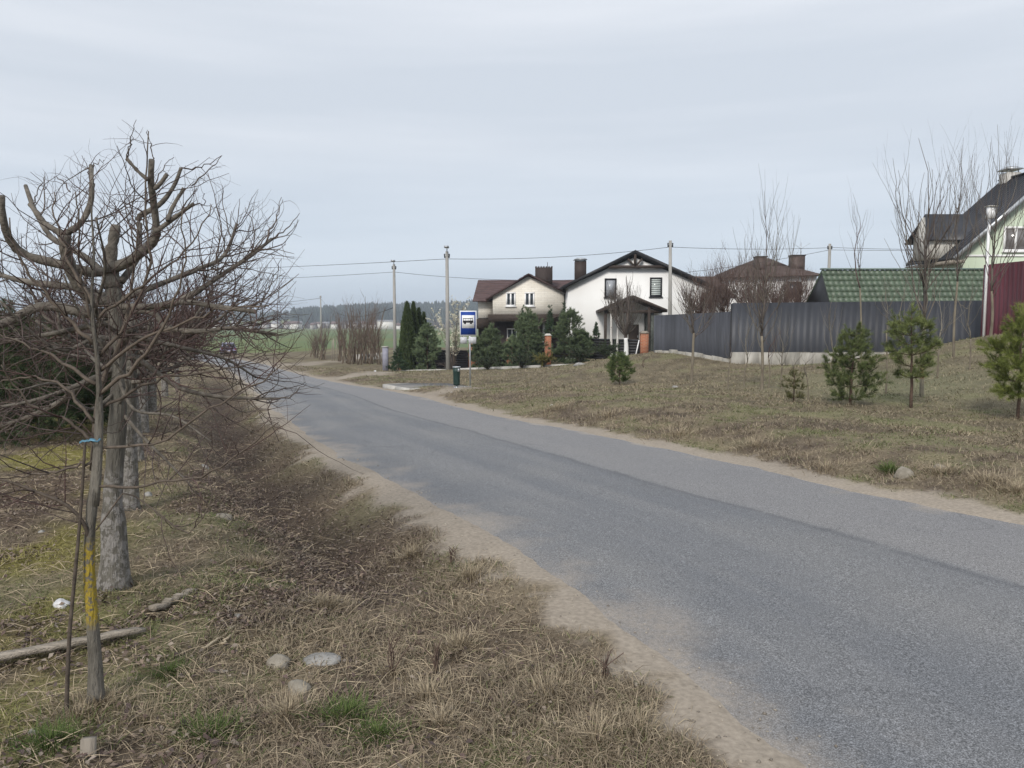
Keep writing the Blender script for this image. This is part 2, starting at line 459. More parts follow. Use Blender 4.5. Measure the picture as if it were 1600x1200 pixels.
# far wooded ridge and slopes behind the village
def ridge(x, y):
    u = x / np.maximum(y, 1)
    h = np.interp(u, [-1.5, -.62, -.42, -.33, -.285, -.24, -.16, -.05, .1, .4, 1.5], [6, 6, 8, 9, 11, 15, 19, 22, 22, 18, 10])
    return h * sstep(y, 760, 1150)
GZ = GZ + ridge(GX, GY)
nx, ny = len(gx), len(gy)
ii = np.arange(ny - 1)[:, None] * nx + np.arange(nx - 1)[None]
gf = np.stack([ii, ii + 1, ii + nx + 1, ii + nx], -1).reshape(-1, 4)
GC = ground_col(GX, GY)
hay = sstep(GY, 900, 950) * ((GX / np.maximum(GY, 1)) < -.285)
GC = lerp(GC, np.array([.3, .34, .14]), hay * .8)
M_GROUND = mat('soil_and_turf', (1, 1, 1), 0.95, 0.38, 34, attr=True, spec=0.1, bump=0.6, bscale=95, detail=8)
mb = MB(); mb.add(np.stack([GX, GY, GZ], -1).reshape(-1, 3), [gf], GC.reshape(-1, 3))
ground = mb.build('ground', M_GROUND, smooth=True)
_sa = ground.data.attributes.new('sand', 'FLOAT', 'POINT'); _sa.data.foreach_set('value', ground_masks(GX, GY)[2].astype(np.float32).ravel())
_nt = M_GROUND.node_tree; _a = _nt.nodes.new('ShaderNodeAttribute'); _a.attribute_name = 'sand'      # trodden sand is finer than turf
for _n in [q for q in _nt.nodes if q.type in ('MIX', 'BUMP')]:
    _m = _nt.nodes.new('ShaderNodeMapRange'); _m.inputs[3].default_value = 1.0 if _n.type == 'MIX' else .6; _m.inputs[4].default_value = .55 if _n.type == 'MIX' else .2
    _nt.links.new(_a.outputs['Fac'], _m.inputs[0]); _nt.links.new(_m.outputs[0], _n.inputs[0])
tag(ground, kind='structure')

# road: crowned asphalt strip with a long joint down the middle and dusty edges
ry = axis(-38, 158, 1.5, 14, .12, 1.03)
rk = np.array([0, .03, .08, .15, .3, .45, .56, .7, .85, .92, .97, 1.0])
RY, RK = np.meshgrid(ry, rk, indexing='ij')
RXc = xl(RY) * (1 - RK) + xr(RY) * RK
RZ = zr(RY) + .045 * (1 - (2 * RK - 1) ** 2) + (fbm(RXc * .6, RY * .4, 41) - .5) * .02
mb = MB(); n, k = RY.shape
ii = np.arange(n - 1)[:, None] * k + np.arange(k - 1)[None]
mb.add(np.stack([RXc, RY, RZ], -1).reshape(-1, 3), [np.stack([ii, ii + 1, ii + k + 1, ii + k], -1).reshape(-1, 4)], np.stack([RK, RK, RK], -1).reshape(-1, 3))
def road_mat():
    m = bpy.data.materials.new('asphalt'); m.use_nodes = True
    nt = m.node_tree; N = nt.nodes; K = nt.links.new; b = N['Principled BSDF']
    b.inputs['Roughness'].default_value = .72; b.inputs['Specular IOR Level'].default_value = .35
    tc = N.new('ShaderNodeTexCoord'); at = N.new('ShaderNodeAttribute'); at.attribute_name = 'col'
    sp = N.new('ShaderNodeSeparateColor'); K(at.outputs['Color'], sp.inputs[0]); q = sp.outputs[0]
    def noise(s, d=5, vec=None):
        n = N.new('ShaderNodeTexNoise'); n.inputs['Scale'].default_value = s; n.inputs['Detail'].default_value = d
        K(vec or tc.outputs['Object'], n.inputs['Vector']); return n.outputs['Fac']
    def math_(op, a, c):
        n = N.new('ShaderNodeMath'); n.operation = op
        for i, z in enumerate((a, c)):
            if isinstance(z, (int, float)): n.inputs[i].default_value = z
            else: K(z, n.inputs[i])
        return n.outputs[0]
    def rng(x, a, c, d=0., e=1.):
        n = N.new('ShaderNodeMapRange'); n.interpolation_type = 'SMOOTHSTEP'; n.inputs[1].default_value = a; n.inputs[2].default_value = c; n.inputs[3].default_value = d; n.inputs[4].default_value = e
        K(x, n.inputs[0]); return n.outputs[0]
    def mixc(f, a, c):
        n = N.new('ShaderNodeMix'); n.data_type = 'RGBA'; K(f, n.inputs[0])
        for i, z in ((6, a), (7, c)):
            if isinstance(z, tuple): n.inputs[i].default_value = z + (1,)
            else: K(z, n.inputs[i])
        return n.outputs[2]
    sx = N.new('ShaderNodeSeparateXYZ'); K(tc.outputs['Object'], sx.inputs[0])
    cx = N.new('ShaderNodeCombineXYZ'); K(math_('MULTIPLY', q, 6.5), cx.inputs[0]); K(math_('MULTIPLY', sx.outputs['Y'], .13), cx.inputs[1])
    streak = noise(1.3, 5, cx.outputs[0])
    big = noise(.55, 4); agg = noise(170, 3); agg2 = noise(60, 4)
    vor = N.new('ShaderNodeTexVoronoi'); vor.inputs['Scale'].default_value = 120; K(tc.outputs['Object'], vor.inputs['Vector'])
    c = mixc(rng(streak, .35, .68), (.14, .145, .155), (.178, .179, .183))
    c = mixc(rng(big, .4, .75, 0, .4), c, (.2, .195, .188))
    # wheel tracks polished and paler
    tr = None
    for ctr in (.17, .43, .68, .88):
        t = rng(math_('ABSOLUTE', math_('SUBTRACT', q, ctr), 0), .07, .0, 0, .3)
        tr = t if tr is None else math_('ADD', tr, t)
    c = mixc(math_('MULTIPLY', tr, rng(big, .3, .7)), c, (.22, .215, .208))
    # far lane is newer, a touch paler
    lane = rng(math_('ADD', q, rng(noise(2.2, 3), 0, 1, -.012, .012)), .57, .6, 0, .6)
    c = mixc(lane, c, (.225, .217, .215))
    jq = math_('ADD', q, rng(noise(.9, 4), .2, .8, -.012, .012))
    joint = rng(math_('ABSOLUTE', math_('SUBTRACT', jq, .575), 0), .017, .002, 0, .5)
    c = mixc(math_('MULTIPLY', joint, rng(noise(3.0, 3), .25, .5, .35, 1.)), c, (.09, .092, .1))
    vc = N.new('ShaderNodeTexVoronoi'); vc.feature = 'DISTANCE_TO_EDGE'; vc.inputs['Scale'].default_value = .42
    wv = N.new('ShaderNodeVectorMath'); wv.operation = 'ADD'; nw = N.new('ShaderNodeTexNoise'); nw.inputs['Scale'].default_value = 1.7; nw.inputs['Detail'].default_value = 6
    K(tc.outputs['Object'], nw.inputs['Vector']); sc_ = N.new('ShaderNodeVectorMath'); sc_.operation = 'SCALE'; sc_.inputs['Scale'].default_value = 1.1; K(nw.outputs['Color'], sc_.inputs[0])
    K(tc.outputs['Object'], wv.inputs[0]); K(sc_.outputs[0], wv.inputs[1]); K(wv.outputs[0], vc.inputs['Vector'])
    crk = math_('MULTIPLY', rng(vc.outputs['Distance'], .012, .003, 0, .3), rng(noise(.35, 3), .46, .6))
    c = mixc(crk, c, (.07, .07, .075))
    # fine aggregate
    gr = rng(agg, .36, .66, .52, 1.55); g2 = rng(agg2, .3, .7, .85, 1.15); g3 = rng(vor.outputs['Color'], .0, 1., .8, 1.22)
    gg = math_('MULTIPLY', math_('MULTIPLY', gr, g2), g3)
    cm = N.new('ShaderNodeMix'); cm.data_type = 'RGBA'; cm.blend_type = 'MULTIPLY'; cm.inputs[0].default_value = 1
    cc = N.new('ShaderNodeCombineColor')
    for i in range(3): K(gg, cc.inputs[i])
    K(c, cm.inputs[6]); K(cc.outputs[0], cm.inputs[7]); c = cm.outputs[2]
    # sand dust washed over both edges
    nz = rng(noise(1.8, 7), .2, .8, -.09, .09)
    d1 = rng(math_('ADD', q, nz), .13, -.05, 0, .8); d2 = rng(math_('ADD', q, nz), .95, 1.03, 0, .9)
    dust = math_('MULTIPLY', math_('MAXIMUM', d1, d2), rng(noise(30, 5), .25, .75, .55, 1.))
    c = mixc(dust, c, (.35, .3, .245))
    K(c, b.inputs['Base Color'])
    bp = N.new('ShaderNodeBump'); bp.inputs['Strength'].default_value = .5; bp.inputs['Distance'].default_value = .006
    K(agg, bp.inputs['Height']); K(bp.outputs['Normal'], b.inputs['Normal'])
    return m
road = mb.build('road', road_mat(), smooth=True)
tag(road, kind='structure')

rng = np.random.default_rng(7)
# ------------------------------------------------------------------ houses, sheds, fences
M_BEIGE = brick_mat('beige_brick', (.80, .76, .68), (.74, .69, .60), (.66, .62, .55), 1.0, .5, .14, .012)
M_WHITE = mat('white_render', (.74, .73, .71), .9, 0, .6, (.80, .80, .79), .15, 60)
M_BROOF = mat('dark_brown_metal_tile', (.075, .042, .04), .5, .25, 2, spec=.4)
M_BROOF2 = mat('weathered_brown_tile', (.085, .06, .052), .6, .3, 2, spec=.3)
M_BLACKR = mat('black_roof_edge', (.02, .02, .022), .5, .2, 3)
M_DKBROWN = mat('dark_brown_cladding', (.045, .032, .028), .7, .3, 4, stretch=(8, 8, .6))
M_WOOD = mat('dark_timber', (.05, .037, .03), .8, .3, 8)
M_GREYWOOD = mat('weathered_grey_wood', (.20, .175, .145), .9, 0, 6, (.34, .30, .25), .5, 30, stretch=(1, 1, .2))
M_PVC = mat('white_window_frame', (.8, .8, .8), .4, .04, 2)
M_GLASS = glass_mat('window_glass')
M_GLASSL = glass_mat('pale_reflecting_glass', (.34, .36, .39), .15)
M_BLIND = mat('window_blind', (.55, .6, .58), .7, .1, 3)
M_BRICKR = brick_mat('red_brick', (.40, .13, .06), (.30, .09, .045), (.35, .27, .2), 1.0, .25, .075, .01)
M_CONC = mat('concrete', (.36, .35, .32), .92, 0, 2.5, (.52, .5, .47), .5, 40)
M_CONC2 = mat('pale_concrete', (.48, .46, .42), .92, 0, 3, (.62, .6, .55), .4, 40)
M_FOOT = mat('stained_concrete_block', (.2, .19, .165), .95, 0, 2.2, (.42, .4, .36), .6, 30, stretch=(1, 1, .5))
M_DARKF = mat('painted_sheet_metal', (1, 1, 1), .5, .3, 1.6, spec=.35, stretch=(3, 3, .35), attr=True)
M_GREENR = mat('green_metal_tile', (.075, .105, .068), .45, .25, 3, spec=.45)
M_GREENW = mat('pale_green_render', (.50, .58, .45), .9, 0, .7, (.57, .64, .52), .15, 50)
M_SEAM = mat('charcoal_seam_roof', (.032, .034, .042), .45, .2, 1.5, spec=.45)
M_METAL = mat('galvanised_metal', (.42, .44, .46), .4, .2, 5, metal=.6)
M_BLACKM = mat('black_metal', (.02, .021, .024), .5, .2, 6)

def tile_roof(mb, A, B, C, D, rows, thick=.08, wave=0, amp=.03, step=.03):
    """stepped tile courses on the quad eave A-B, ridge D-C (A below D, B below C)"""
    A, B, C, D = (np.array(q, float) for q in (A, B, C, D))
    nrm = unit(np.cross(B - A, D - A))
    if nrm[2] < 0: nrm = -nrm
    cols = max(1, wave)
    s = np.linspace(0, 1, cols * 4 + 1 if wave else 2)
    for i in range(rows):
        t0, t1 = i / rows, (i + 1) / rows
        off = amp * np.sin(s * cols * 2 * math.pi) if wave else 0 * s
        lo = (A * (1 - t0) + D * t0)[None] * (1 - s)[:, None] + (B * (1 - t0) + C * t0)[None] * s[:, None]
        hi = (A * (1 - t1) + D * t1)[None] * (1 - s)[:, None] + (B * (1 - t1) + C * t1)[None] * s[:, None]
        lo_t = lo + nrm * (step + off)[:, None]; hi_t = hi + nrm * off[:, None]; lo_b = lo + nrm * (off - .004)[:, None]
        n = len(s); i0 = np.arange(n - 1)
        mb.add(np.concatenate([lo_t, hi_t, lo_b]), [np.stack([i0, i0 + 1, n + i0 + 1, n + i0], 1), np.stack([2 * n + i0, 2 * n + i0 + 1, i0 + 1, i0], 1)])
    lo = [A - nrm * thick, B - nrm * thick, C - nrm * thick, D - nrm * thick]
    e = .012 + amp * (1 if wave else 0)
    mb.hexa(lo, [A - nrm * e, B - nrm * e, C - nrm * e, D - nrm * e])
    return mb

def window(parent, o, x0, x1, z0, z1, y, frame_mat, glass, fw=.07, mull=1, sill=True, axis='y', blinds=False, depth=.06):
    """framed window standing proud of the wall at y (facing -y)"""
    mb = MB()
    mb.box(x0, x1, y - depth, y + .05, z1 - fw, z1); mb.box(x0, x1, y - depth, y + .05, z0, z0 + fw)
    mb.box(x0, x0 + fw, y - depth, y + .05, z0 + fw, z1 - fw); mb.box(x1 - fw, x1, y - depth, y + .05, z0 + fw, z1 - fw)
    for i in range(mull):
        xm = x0 + (x1 - x0) * (i + 1) / (mull + 1)
        mb.box(xm - fw * .55, xm + fw * .55, y - depth + .004, y + .05, z0 + fw, z1 - fw)
    w = mb.build('window', frame_mat, parent, o)
    MB().box(x0 + fw * .7, x1 - fw * .7, y - .012, y + .03, z0 + fw * .7, z1 - fw * .7).build('pane', glass, w, o)
    if sill: MB().box(x0 - .06, x1 + .06, y - depth - .08, y + .02, z0 - .06, z0 - .003).build('sill', frame_mat, w, o)
    if blinds:
        b = MB(); n = 9
        for i in range(n):
            zz = z0 + fw + (z1 - z0 - 2 * fw) * (i + .5) / n
            b.box(x0 + fw, x1 - fw, y - .03, y - .014, zz - .045, zz + .045)
        b.build('blind', M_BLIND, w, o)
    return w

# --- beige brick house
Y1 = 59.0
def bx(u, Y): return pt(u, 505, Y)[0]
def bz(v, Y): return pt(800, v, Y)[2]
o = np.array([bx(825, Y1), Y1, gz(bx(825, Y1), Y1)])
h1 = thing('beige_house', o, 'beige brick house with dark brown tiled roof and two white twin windows in its gable', 'house')
zb = o[2] - .5
xL, xR = bx(770, Y1), bx(884.5, Y1)
zE = bz(463, Y1); zP = bz(430, Y1); xP = bx(825.5, Y1); zF = bz(491, Y1)
m = MB()
m.prism([(xL, zF), (xR, zF), (xR, bz(458, Y1)), (xP, zP - .08), (xL, zE)], Y1, Y1 + 7)
xl2, xr2 = bx(748, 63), bx(898, 63)
m.box(xl2, xL - .005, Y1 + 3.2, Y1 + 8, bz(497, 62), bz(466, 62)); m.box(xR + .005, xr2, Y1 + 3.2, Y1 + 8, zb, bz(466, 62))
m.build('wall', M_BEIGE, h1, o)
m = MB(); m.box(xL + .1, xR - .02, Y1 + 1.6, Y1 + 7.5, zb, zF - .004); m.box(xl2, xL + .09, Y1 + 3.3, Y1 + 7.9, zb, bz(497, 62) - .004)
m.build('ground_floor_wall', M_DKBROWN, h1, o)
m = MB(); m.box(xL - .35, xR - .01, Y1 - .25, Y1 + 1.6, zF - .55, zF - .006); m.box(xl2 - .9, xL - .36, Y1 + 2.4, Y1 + 3.28, bz(497, 61) - .85, bz(497, 61) - .06)
m.build('floor_overhang', M_WOOD, h1, o)
m = MB()
tile_roof(m, (xL - .55, Y1 - .3, bz(468, Y1)), (xL - .55, Y1 + 6, bz(468, Y1)), (xP, Y1 + 6, zP + .12), (xP, Y1 - .45, zP + .12), 9)
tile_roof(m, (xR - .05, Y1 - .45, bz(457, Y1)), (xR - .05, Y1 + 6, bz(457, Y1)), (xP, Y1 + 6, zP + .12), (xP, Y1 - .45, zP + .12), 9)
ye, yr = 61.4, 66.0
xa, xb = bx(738.5, ye), bx(905, ye)
tile_roof(m, (xa, ye, bz(470, ye)), (xb, ye, bz(470, ye)), (xb, yr, bz(437.5, yr)), (xa + .25, yr, bz(437.5, yr)), 9)
tile_roof(m, (xa, 2 * yr - ye, bz(470, ye)), (xb, 2 * yr - ye, bz(470, ye)), (xb, yr, bz(437.5, yr)), (xa + .25, yr, bz(437.5, yr)), 9)
roof = m.build('roof', M_BROOF, h1, o)
m = MB(); cx0, cx1 = bx(836.5, 63), bx(863, 63)
m.box(cx0, cx1, 63, 63.9, bz(452, 63), bz(418, 63))
for q in np.linspace(cx0 + .05, cx1 - .05, 7): m.box(q - .06, q + .06, 63.02, 63.88, bz(418, 63), bz(416, 63) + .0)
m.cyl(((cx0 + cx1) / 2 + .3, 63.4, bz(418, 63)), ((cx0 + cx1) / 2 + .3, 63.4, bz(409, 63)), .025, k=6)
m.build('chimney', M_DKBROWN, roof, o)
window(h1, o, bx(790.5, Y1), bx(805.5, Y1), bz(478.5, Y1), bz(456.5, Y1), Y1, M_PVC, M_GLASS, .11)
window(h1, o, bx(819.5, Y1), bx(835, Y1), bz(478.5, Y1), bz(456.5, Y1), Y1, M_PVC, M_GLASS, .11)
yg = Y1 + 1.6
window(h1, o, bx(792, yg), bx(808, yg), bz(540, yg), bz(513, yg), yg, M_PVC, M_GLASS, .09)
d = MB().box(bx(848, yg), bx(864, yg), yg - .08, yg + .1, zb, bz(503, yg)).build('door', M_PVC, h1, o)
MB().box(bx(851.5, yg), bx(860.5, yg), yg - .1, yg - .05, zb + .9, bz(505, yg)).build('pane', M_GLASS, d, o)
m = MB(); m.hexa([(bx(838, Y1), Y1 - 1.3, bz(507, Y1)), (bx(888, Y1), Y1 - 1.3, bz(489, Y1)), (bx(888, Y1), Y1 + .9, bz(489, Y1)), (bx(838, Y1), Y1 + .9, bz(507, Y1))],
                 [(bx(838, Y1), Y1 - 1.3, bz(505, Y1)), (bx(888, Y1), Y1 - 1.3, bz(487, Y1)), (bx(888, Y1), Y1 + .9, bz(487, Y1)), (bx(838, Y1), Y1 + .9, bz(505, Y1))])
m.cyl((bx(841, Y1), Y1 - 1.1, zb), (bx(841, Y1), Y1 - 1.1, bz(507, Y1)), .07)
m.build('porch_roof', M_WOOD, h1, o)
m = MB(); m.cyl((xR - .1, Y1 - .1, zb), (xR - .1, Y1 - .1, bz(459, Y1)), .06, k=8); m.build('downpipe', M_BLACKM, h1, o)

# --- white rendered house
Y2 = 56.5
o = np.array([bx(990, Y2), Y2, gz(bx(990, Y2), Y2)])
h2 = thing('white_house', o, 'white rendered house with timber truss in its black edged gable', 'house')
zb = o[2] - .6
X = lambda u: bx(u, Y2)
Z = lambda v: bz(v, Y2)
m = MB(); m.prism([(X(887), zb), (X(1120), zb), (X(1120), Z(455)), (X(990), Z(402)), (X(887), Z(447))], Y2, Y2 + 11)
m.box(X(1120) + .005, X(1152), Y2 + 2, Y2 + 10, zb, Z(462))
m.build('wall', M_WHITE, h2, o)
m = MB()
for (uu, vv) in ((879, 452), (1122, 456)):
    e0 = np.array([X(uu), Y2 - .45, Z(vv)]); p0 = np.array([X(990), Y2 - .45, Z(397)])
    dd = np.array([0, 12.5, 0]); th = np.array([0, 0, .26])
    m.hexa([e0, p0, p0 + dd, e0 + dd], [e0 + th, p0 + th, p0 + dd + th, e0 + dd + th])
roof = m.build('roof', M_BLACKR, h2, o)
m = MB(); m.box(bx(898.5, 58.5), bx(915.5, 58.5), 58.5, 59.4, bz(442, 58.5), bz(407.5, 58.5)); ch = m.build('chimney', M_DKBROWN, roof, o)
m = MB(); c0, c1 = bx(896.5, 58.5), bx(917, 58.5)
m.hexa([(c0, 58.3, bz(405.5, 58.5)), (c1, 58.3, bz(405.5, 58.5)), (c1, 59.6, bz(405.5, 58.5)), (c0, 59.6, bz(405.5, 58.5))],
       [(c0 + .2, 58.5, bz(403, 58.5)), (c1 - .2, 58.5, bz(403, 58.5)), (c1 - .2, 59.4, bz(403, 58.5)), (c0 + .2, 59.4, bz(403, 58.5))])
for q in (c0 + .15, c1 - .15):
    for yy in (58.55, 59.3): m.box(q - .03, q + .03, yy, yy + .06, bz(407.5, 58.5), bz(405.5, 58.5))
m.build('cap', M_METAL, ch, o)
MB().cyl((X(1034), Y2 + 3, Z(425)), (X(1034), Y2 + 3, bz(409, Y2 + 3)), .1, k=10).cyl((X(1034), Y2 + 3, bz(409, Y2 + 3)), (X(1034), Y2 + 3, bz(407, Y2 + 3)), .15, k=10).build('vent_pipe', M_BLACKM, roof, o)
m = MB(); y_t = Y2 - .32
m.beam((X(949), y_t, Z(417.5)), (X(1037), y_t, Z(417.5)), .16, .22); m.beam((X(990), y_t, Z(416)), (X(990), y_t, Z(398)), .16, .22, up=(0, 1, 0))
m.beam((X(989), y_t + .02, Z(416.5)), (X(979), y_t + .02, Z(405)), .13, .16, up=(0, 1, 0)); m.beam((X(991), y_t + .02, Z(416.5)), (X(1001), y_t + .02, Z(405)), .13, .16, up=(0, 1, 0))
m.build('gable_truss', M_WOOD, h2, o)
window(h2, o, X(944), X(962.5), Z(464.5), Z(435), Y2, M_BLACKM, M_GLASSL, .11, 0)
window(h2, o, X(1014.5), X(1033.5), Z(463.5), Z(433.5), Y2, M_BLACKM, M_GLASS, .11, 0, blinds=True)
window(h2, o, X(1097), X(1112), Z(476), Z(457), Y2, M_WOOD, M_GLASS, .1, 1)
m = MB(); tile_roof(m, (X(1060), Y2 + 1.2, Z(469)), (X(1158), Y2 + 1.2, Z(463)), (X(1150), Y2 + 6, bz(432, Y2 + 6)), (X(1070), Y2 + 6, bz(431, Y2 + 6)), 10)
m.build('side_roof', M_BROOF2, h2, o)
# porch with its own small gable roof
yp = Y2 - 2.2
po = MB()
for (uu, vv) in ((936, 489), (1041, 488)):
    e0 = np.array([bx(uu, yp), yp - .4, bz(vv, yp)]); p0 = np.array([bx(988, yp), yp - .4, bz(466, yp)]); dd = np.array([0, 2.55, 0]); th = np.array([0, 0, .2])
    po.hexa([e0, p0, p0 + dd, e0 + dd], [e0 + th, p0 + th, p0 + dd + th, e0 + dd + th])
porch = po.build('porch_roof', M_WOOD, h2, o)
m = MB()
for uu in (946, 1014): m.box(bx(uu, yp) - .09, bx(uu, yp) + .09, yp - .1, yp + .1, zb, bz(485, yp) + .3)
m.beam((bx(944, yp), yp, bz(487, yp)), (bx(1034, yp), yp, bz(487, yp)), .16, .22)
m.build('porch_frame', M_WOOD, porch, o)
m = MB(); m.box(bx(1015, yp), bx(1022, yp), yp + .12, Y2 - .01, zb, bz(487, yp)); m.build('stone_pier', mat('dark_stone', (.09, .1, .09), .9, .5, 6), h2, o)
d = MB().box(bx(982, Y2), bx(998, Y2), Y2 - .06, Y2 + .05, zb, Z(507)).build('door', M_WOOD, h2, o)
MB().cyl((X(996.5), Y2 - .12, Z(528)), (X(996.5), Y2 - .12, Z(524)), .03, k=6).build('handle', M_METAL, d, o)

# --- hip roofed house behind the bare trees
Y3 = 74.0
o = np.array([bx(1208, Y3), Y3, gz(bx(1208, Y3), Y3)])
h3 = thing('hip_roofed_house', o, 'house with brown hip roof and two stub chimneys behind tangled bare trees', 'house')
X = lambda u: bx(u, Y3)
Z = lambda v: bz(v, Y3)
zb = o[2] - .5
MB().box(X(1138), X(1274), Y3, Y3 + 9, zb, Z(431)).build('wall', M_WHITE, h3, o)
m = MB(); a = [(X(1128), Y3 - .6, Z(434)), (X(1281), Y3 - .6, Z(430)), (X(1281), Y3 + 9.6, Z(430)), (X(1128), Y3 + 9.6, Z(434))]
b = [(X(1168), Y3 + 3.5, bz(417, Y3 + 4)), (X(1250), Y3 + 3.5, bz(416, Y3 + 4)), (X(1250), Y3 + 5.5, bz(416, Y3 + 4)), (X(1168), Y3 + 5.5, bz(417, Y3 + 4))]
for i in range(4):
    j = (i + 1) % 4
    tile_roof(m, a[i], a[j], b[j], b[i], 8)
m.hexa(b, [(X(1205), Y3 + 4.3, bz(403, Y3 + 4)), (X(1222), Y3 + 4.3, bz(403, Y3 + 4)), (X(1222), Y3 + 4.7, bz(403, Y3 + 4)), (X(1205), Y3 + 4.7, bz(403, Y3 + 4))])
roof = m.build('roof', M_BROOF2, h3, o)
for (ua, ub, va) in ((1180, 1195.5, 400), (1235, 1255, 398)):
    c = MB().box(bx(ua, Y3 + 2), bx(ub, Y3 + 2), Y3 + 2, Y3 + 3, bz(430, Y3 + 2), bz(va + 1.5, Y3 + 2)).build('chimney', M_BROOF2, roof, o)
    MB().box(bx(ua, Y3 + 2) - .06, bx(ub, Y3 + 2) + .06, Y3 + 1.94, Y3 + 3.06, bz(va + 1.5, Y3 + 2) + .003, bz(va, Y3 + 2)).build('cap', M_WOOD, c, o)
m = MB(); xc = bx(1248, Y3 + 2.5); m.cyl((xc, Y3 + 2.5, bz(399, Y3 + 2)), (xc, Y3 + 2.5, bz(378, Y3 + 2)), .035, k=6)
m.beam((xc - .8, Y3 + 2.5, bz(384, Y3 + 2) + .3), (xc, Y3 + 2.5, bz(388, Y3 + 2)), .03, .03); m.beam((xc + .9, Y3 + 2.5, bz(384, Y3 + 2) + .3), (xc, Y3 + 2.5, bz(388, Y3 + 2)), .03, .03)
m.build('antenna', M_METAL, roof, o)
window(h3, o, X(1180), X(1196), Z(462), Z(442), Y3, M_PVC, M_GLASS, .1)
window(h3, o, X(1228), X(1250), Z(464), Z(440), Y3, M_WOOD, M_GLASS, .12)

# --- green tiled shed behind the corrugated fence
o = np.array([bx(1400, 36), 36, gz(bx(1400, 36), 36)])
sh = thing('garden_shed', o, 'long low shed with wavy green metal tile roof behind the dark corrugated fence', 'shed')
xa, xb = bx(1281, 36), bx(1536, 36)
zr_, zn = bz(422, 36), bz(473.5, 34.9)
m = MB(); tile_roof(m, (xa, 34.9, zn), (xb, 34.9, zn), (xb, 36, zr_), (xa, 36, zr_), 6, .05, 30, .03, .028)
tile_roof(m, (xa, 37.9, zn), (xb, 37.9, zn), (xb, 36, zr_), (xa, 36, zr_), 6, .05, 36, .022, .03)
roof = m.build('roof', M_GREENR, sh, o)
m = MB(); m.beam((xa - .03, 36, zr_ + .05), (xb, 36, zr_ + .05), .22, .07); m.build('ridge_cap', mat('pale_green_ridge', (.16, .21, .19), .45, .1, 3), roof, o)
m = MB(); m.prism_x([(35.1, o[2] - .5), (37.6, o[2] - .5), (37.6, zn + .05), (36, zr_ - .12), (35.1, zn + .05)], xa + .3, xb - .2); m.build('wall', M_CONC, sh, o)
m = MB(); m.prism_x([(35.06, zn - .1), (37.75, zn - .1), (37.75, zn), (36, zr_ - .09), (35.06, zn + .06)], xa + .02, xa + .29); m.build('gable_end', M_BLACKM, sh, o)

# --- pale green house with charcoal seamed roof
o = np.array([31.0, 47.5, gz(31.0, 47.5)])
h4 = thing('green_house', o, 'pale green house with steep charcoal seamed roof and dormer behind the maroon fence', 'house')
yf, yb = 45.0, 50.6
xe, zeh = 26.05, bz(405, 45); xr4, zrh = 31.95, CAMZ + 9.0
zb = o[2] - 1.0
m = MB(); m.prism([(xe + .6, zb), (37.3, zb), (37.3, zeh + .4), (xr4, zrh - .25), (xe + .6, zeh + .4)], yf + .55, yb - .4); m.build('wall', M_GREENW, h4, o)
m = MB(); th = np.array([0, 0, .16])
for xx in (xe, 2 * xr4 - xe):
    e0 = np.array([xx, yf, zeh]); p0 = np.array([xr4, yf, zrh]); dd = np.array([0, yb - yf, 0])
    m.hexa([e0, p0, p0 + dd, e0 + dd], [e0 + th, p0 + th, p0 + dd + th, e0 + dd + th])
    sl = unit(p0 - e0); nn = np.array([-sl[2], 0, sl[0]]); nn = nn if nn[2] > 0 else -nn
    for q in np.arange(yf + .02, yb, .33):
        m.beam(e0 + th + np.array([0, q - yf, 0]) + nn * .015, p0 + th + np.array([0, q - yf, 0]) + nn * .015, .05, .06, up=nn)
m.beam((xr4, yf - .02, zrh + .2), (xr4, yb + .02, zrh + .2), .3, .08)
roof = m.build('roof', M_SEAM, h4, o)
m = MB(); m.beam((xe - .02, yf - .03, zeh + .04), (xr4, yf - .03, zrh + .04), .05, .24, up=(0, 0, 1)); m.build('verge_board', M_METAL, roof, o)
m = MB(); m.box(xe - .05, xe + .62, yf + .05, yb - .05, zeh - .22, zeh - .03); m.build('eave_soffit', M_GREYWOOD, roof, o)
# dormer on the slope that faces the road
yd = 47.6; zd = bz(337, yd); xd = 26.05
m = MB(); m.prism_x([(yd - 1.0, zeh + .2), (yd + 1.0, zeh + .2), (yd + 1.0, zd - 1.35), (yd, zd - .1), (yd - 1.0, zd - 1.35)], 25.45, 29.0)
dm = m.build('dormer', M_CONC2, roof, o)
m = MB()
for sg in (-1, 1):
    e0 = np.array([25.05, yd + sg * 1.25, zd - 1.65]); p0 = np.array([25.6, yd, zd]); e1 = np.array([29.6, yd + sg * 1.25, zd - 1.65]); p1 = np.array([30.4, yd, zd])
    m.hexa([e0, e1, p1, p0], [e0 + th * .6, e1 + th * .6, p1 + th * .6, p0 + th * .6])
m.build('dormer_roof', M_SEAM, dm, o)
xc = bx(1571, yb - .6)
m = MB(); m.box(xc - .42, xc + .42, yb - 1.3, yb - .4, zrh - .7, bz(275, yb)); ch = m.build('chimney', M_CONC, roof, o)
m = MB()
for q in (-.3, .3):
    for yy in (yb - 1.2, yb - .5): m.box(xc + q - .03, xc + q + .03, yy - .03, yy + .03, bz(275, yb), bz(270, yb))
m.hexa([(xc - .55, yb - 1.45, bz(270, yb)), (xc + .55, yb - 1.45, bz(270, yb)), (xc + .55, yb - .25, bz(270, yb)), (xc - .55, yb - .25, bz(270, yb))],
       [(xc - .25, yb - 1.1, bz(265, yb)), (xc + .25, yb - 1.1, bz(265, yb)), (xc + .25, yb - .6, bz(265, yb)), (xc - .25, yb - .6, bz(265, yb))])
m.build('cap', M_METAL, ch, o)
yw = yf + .55
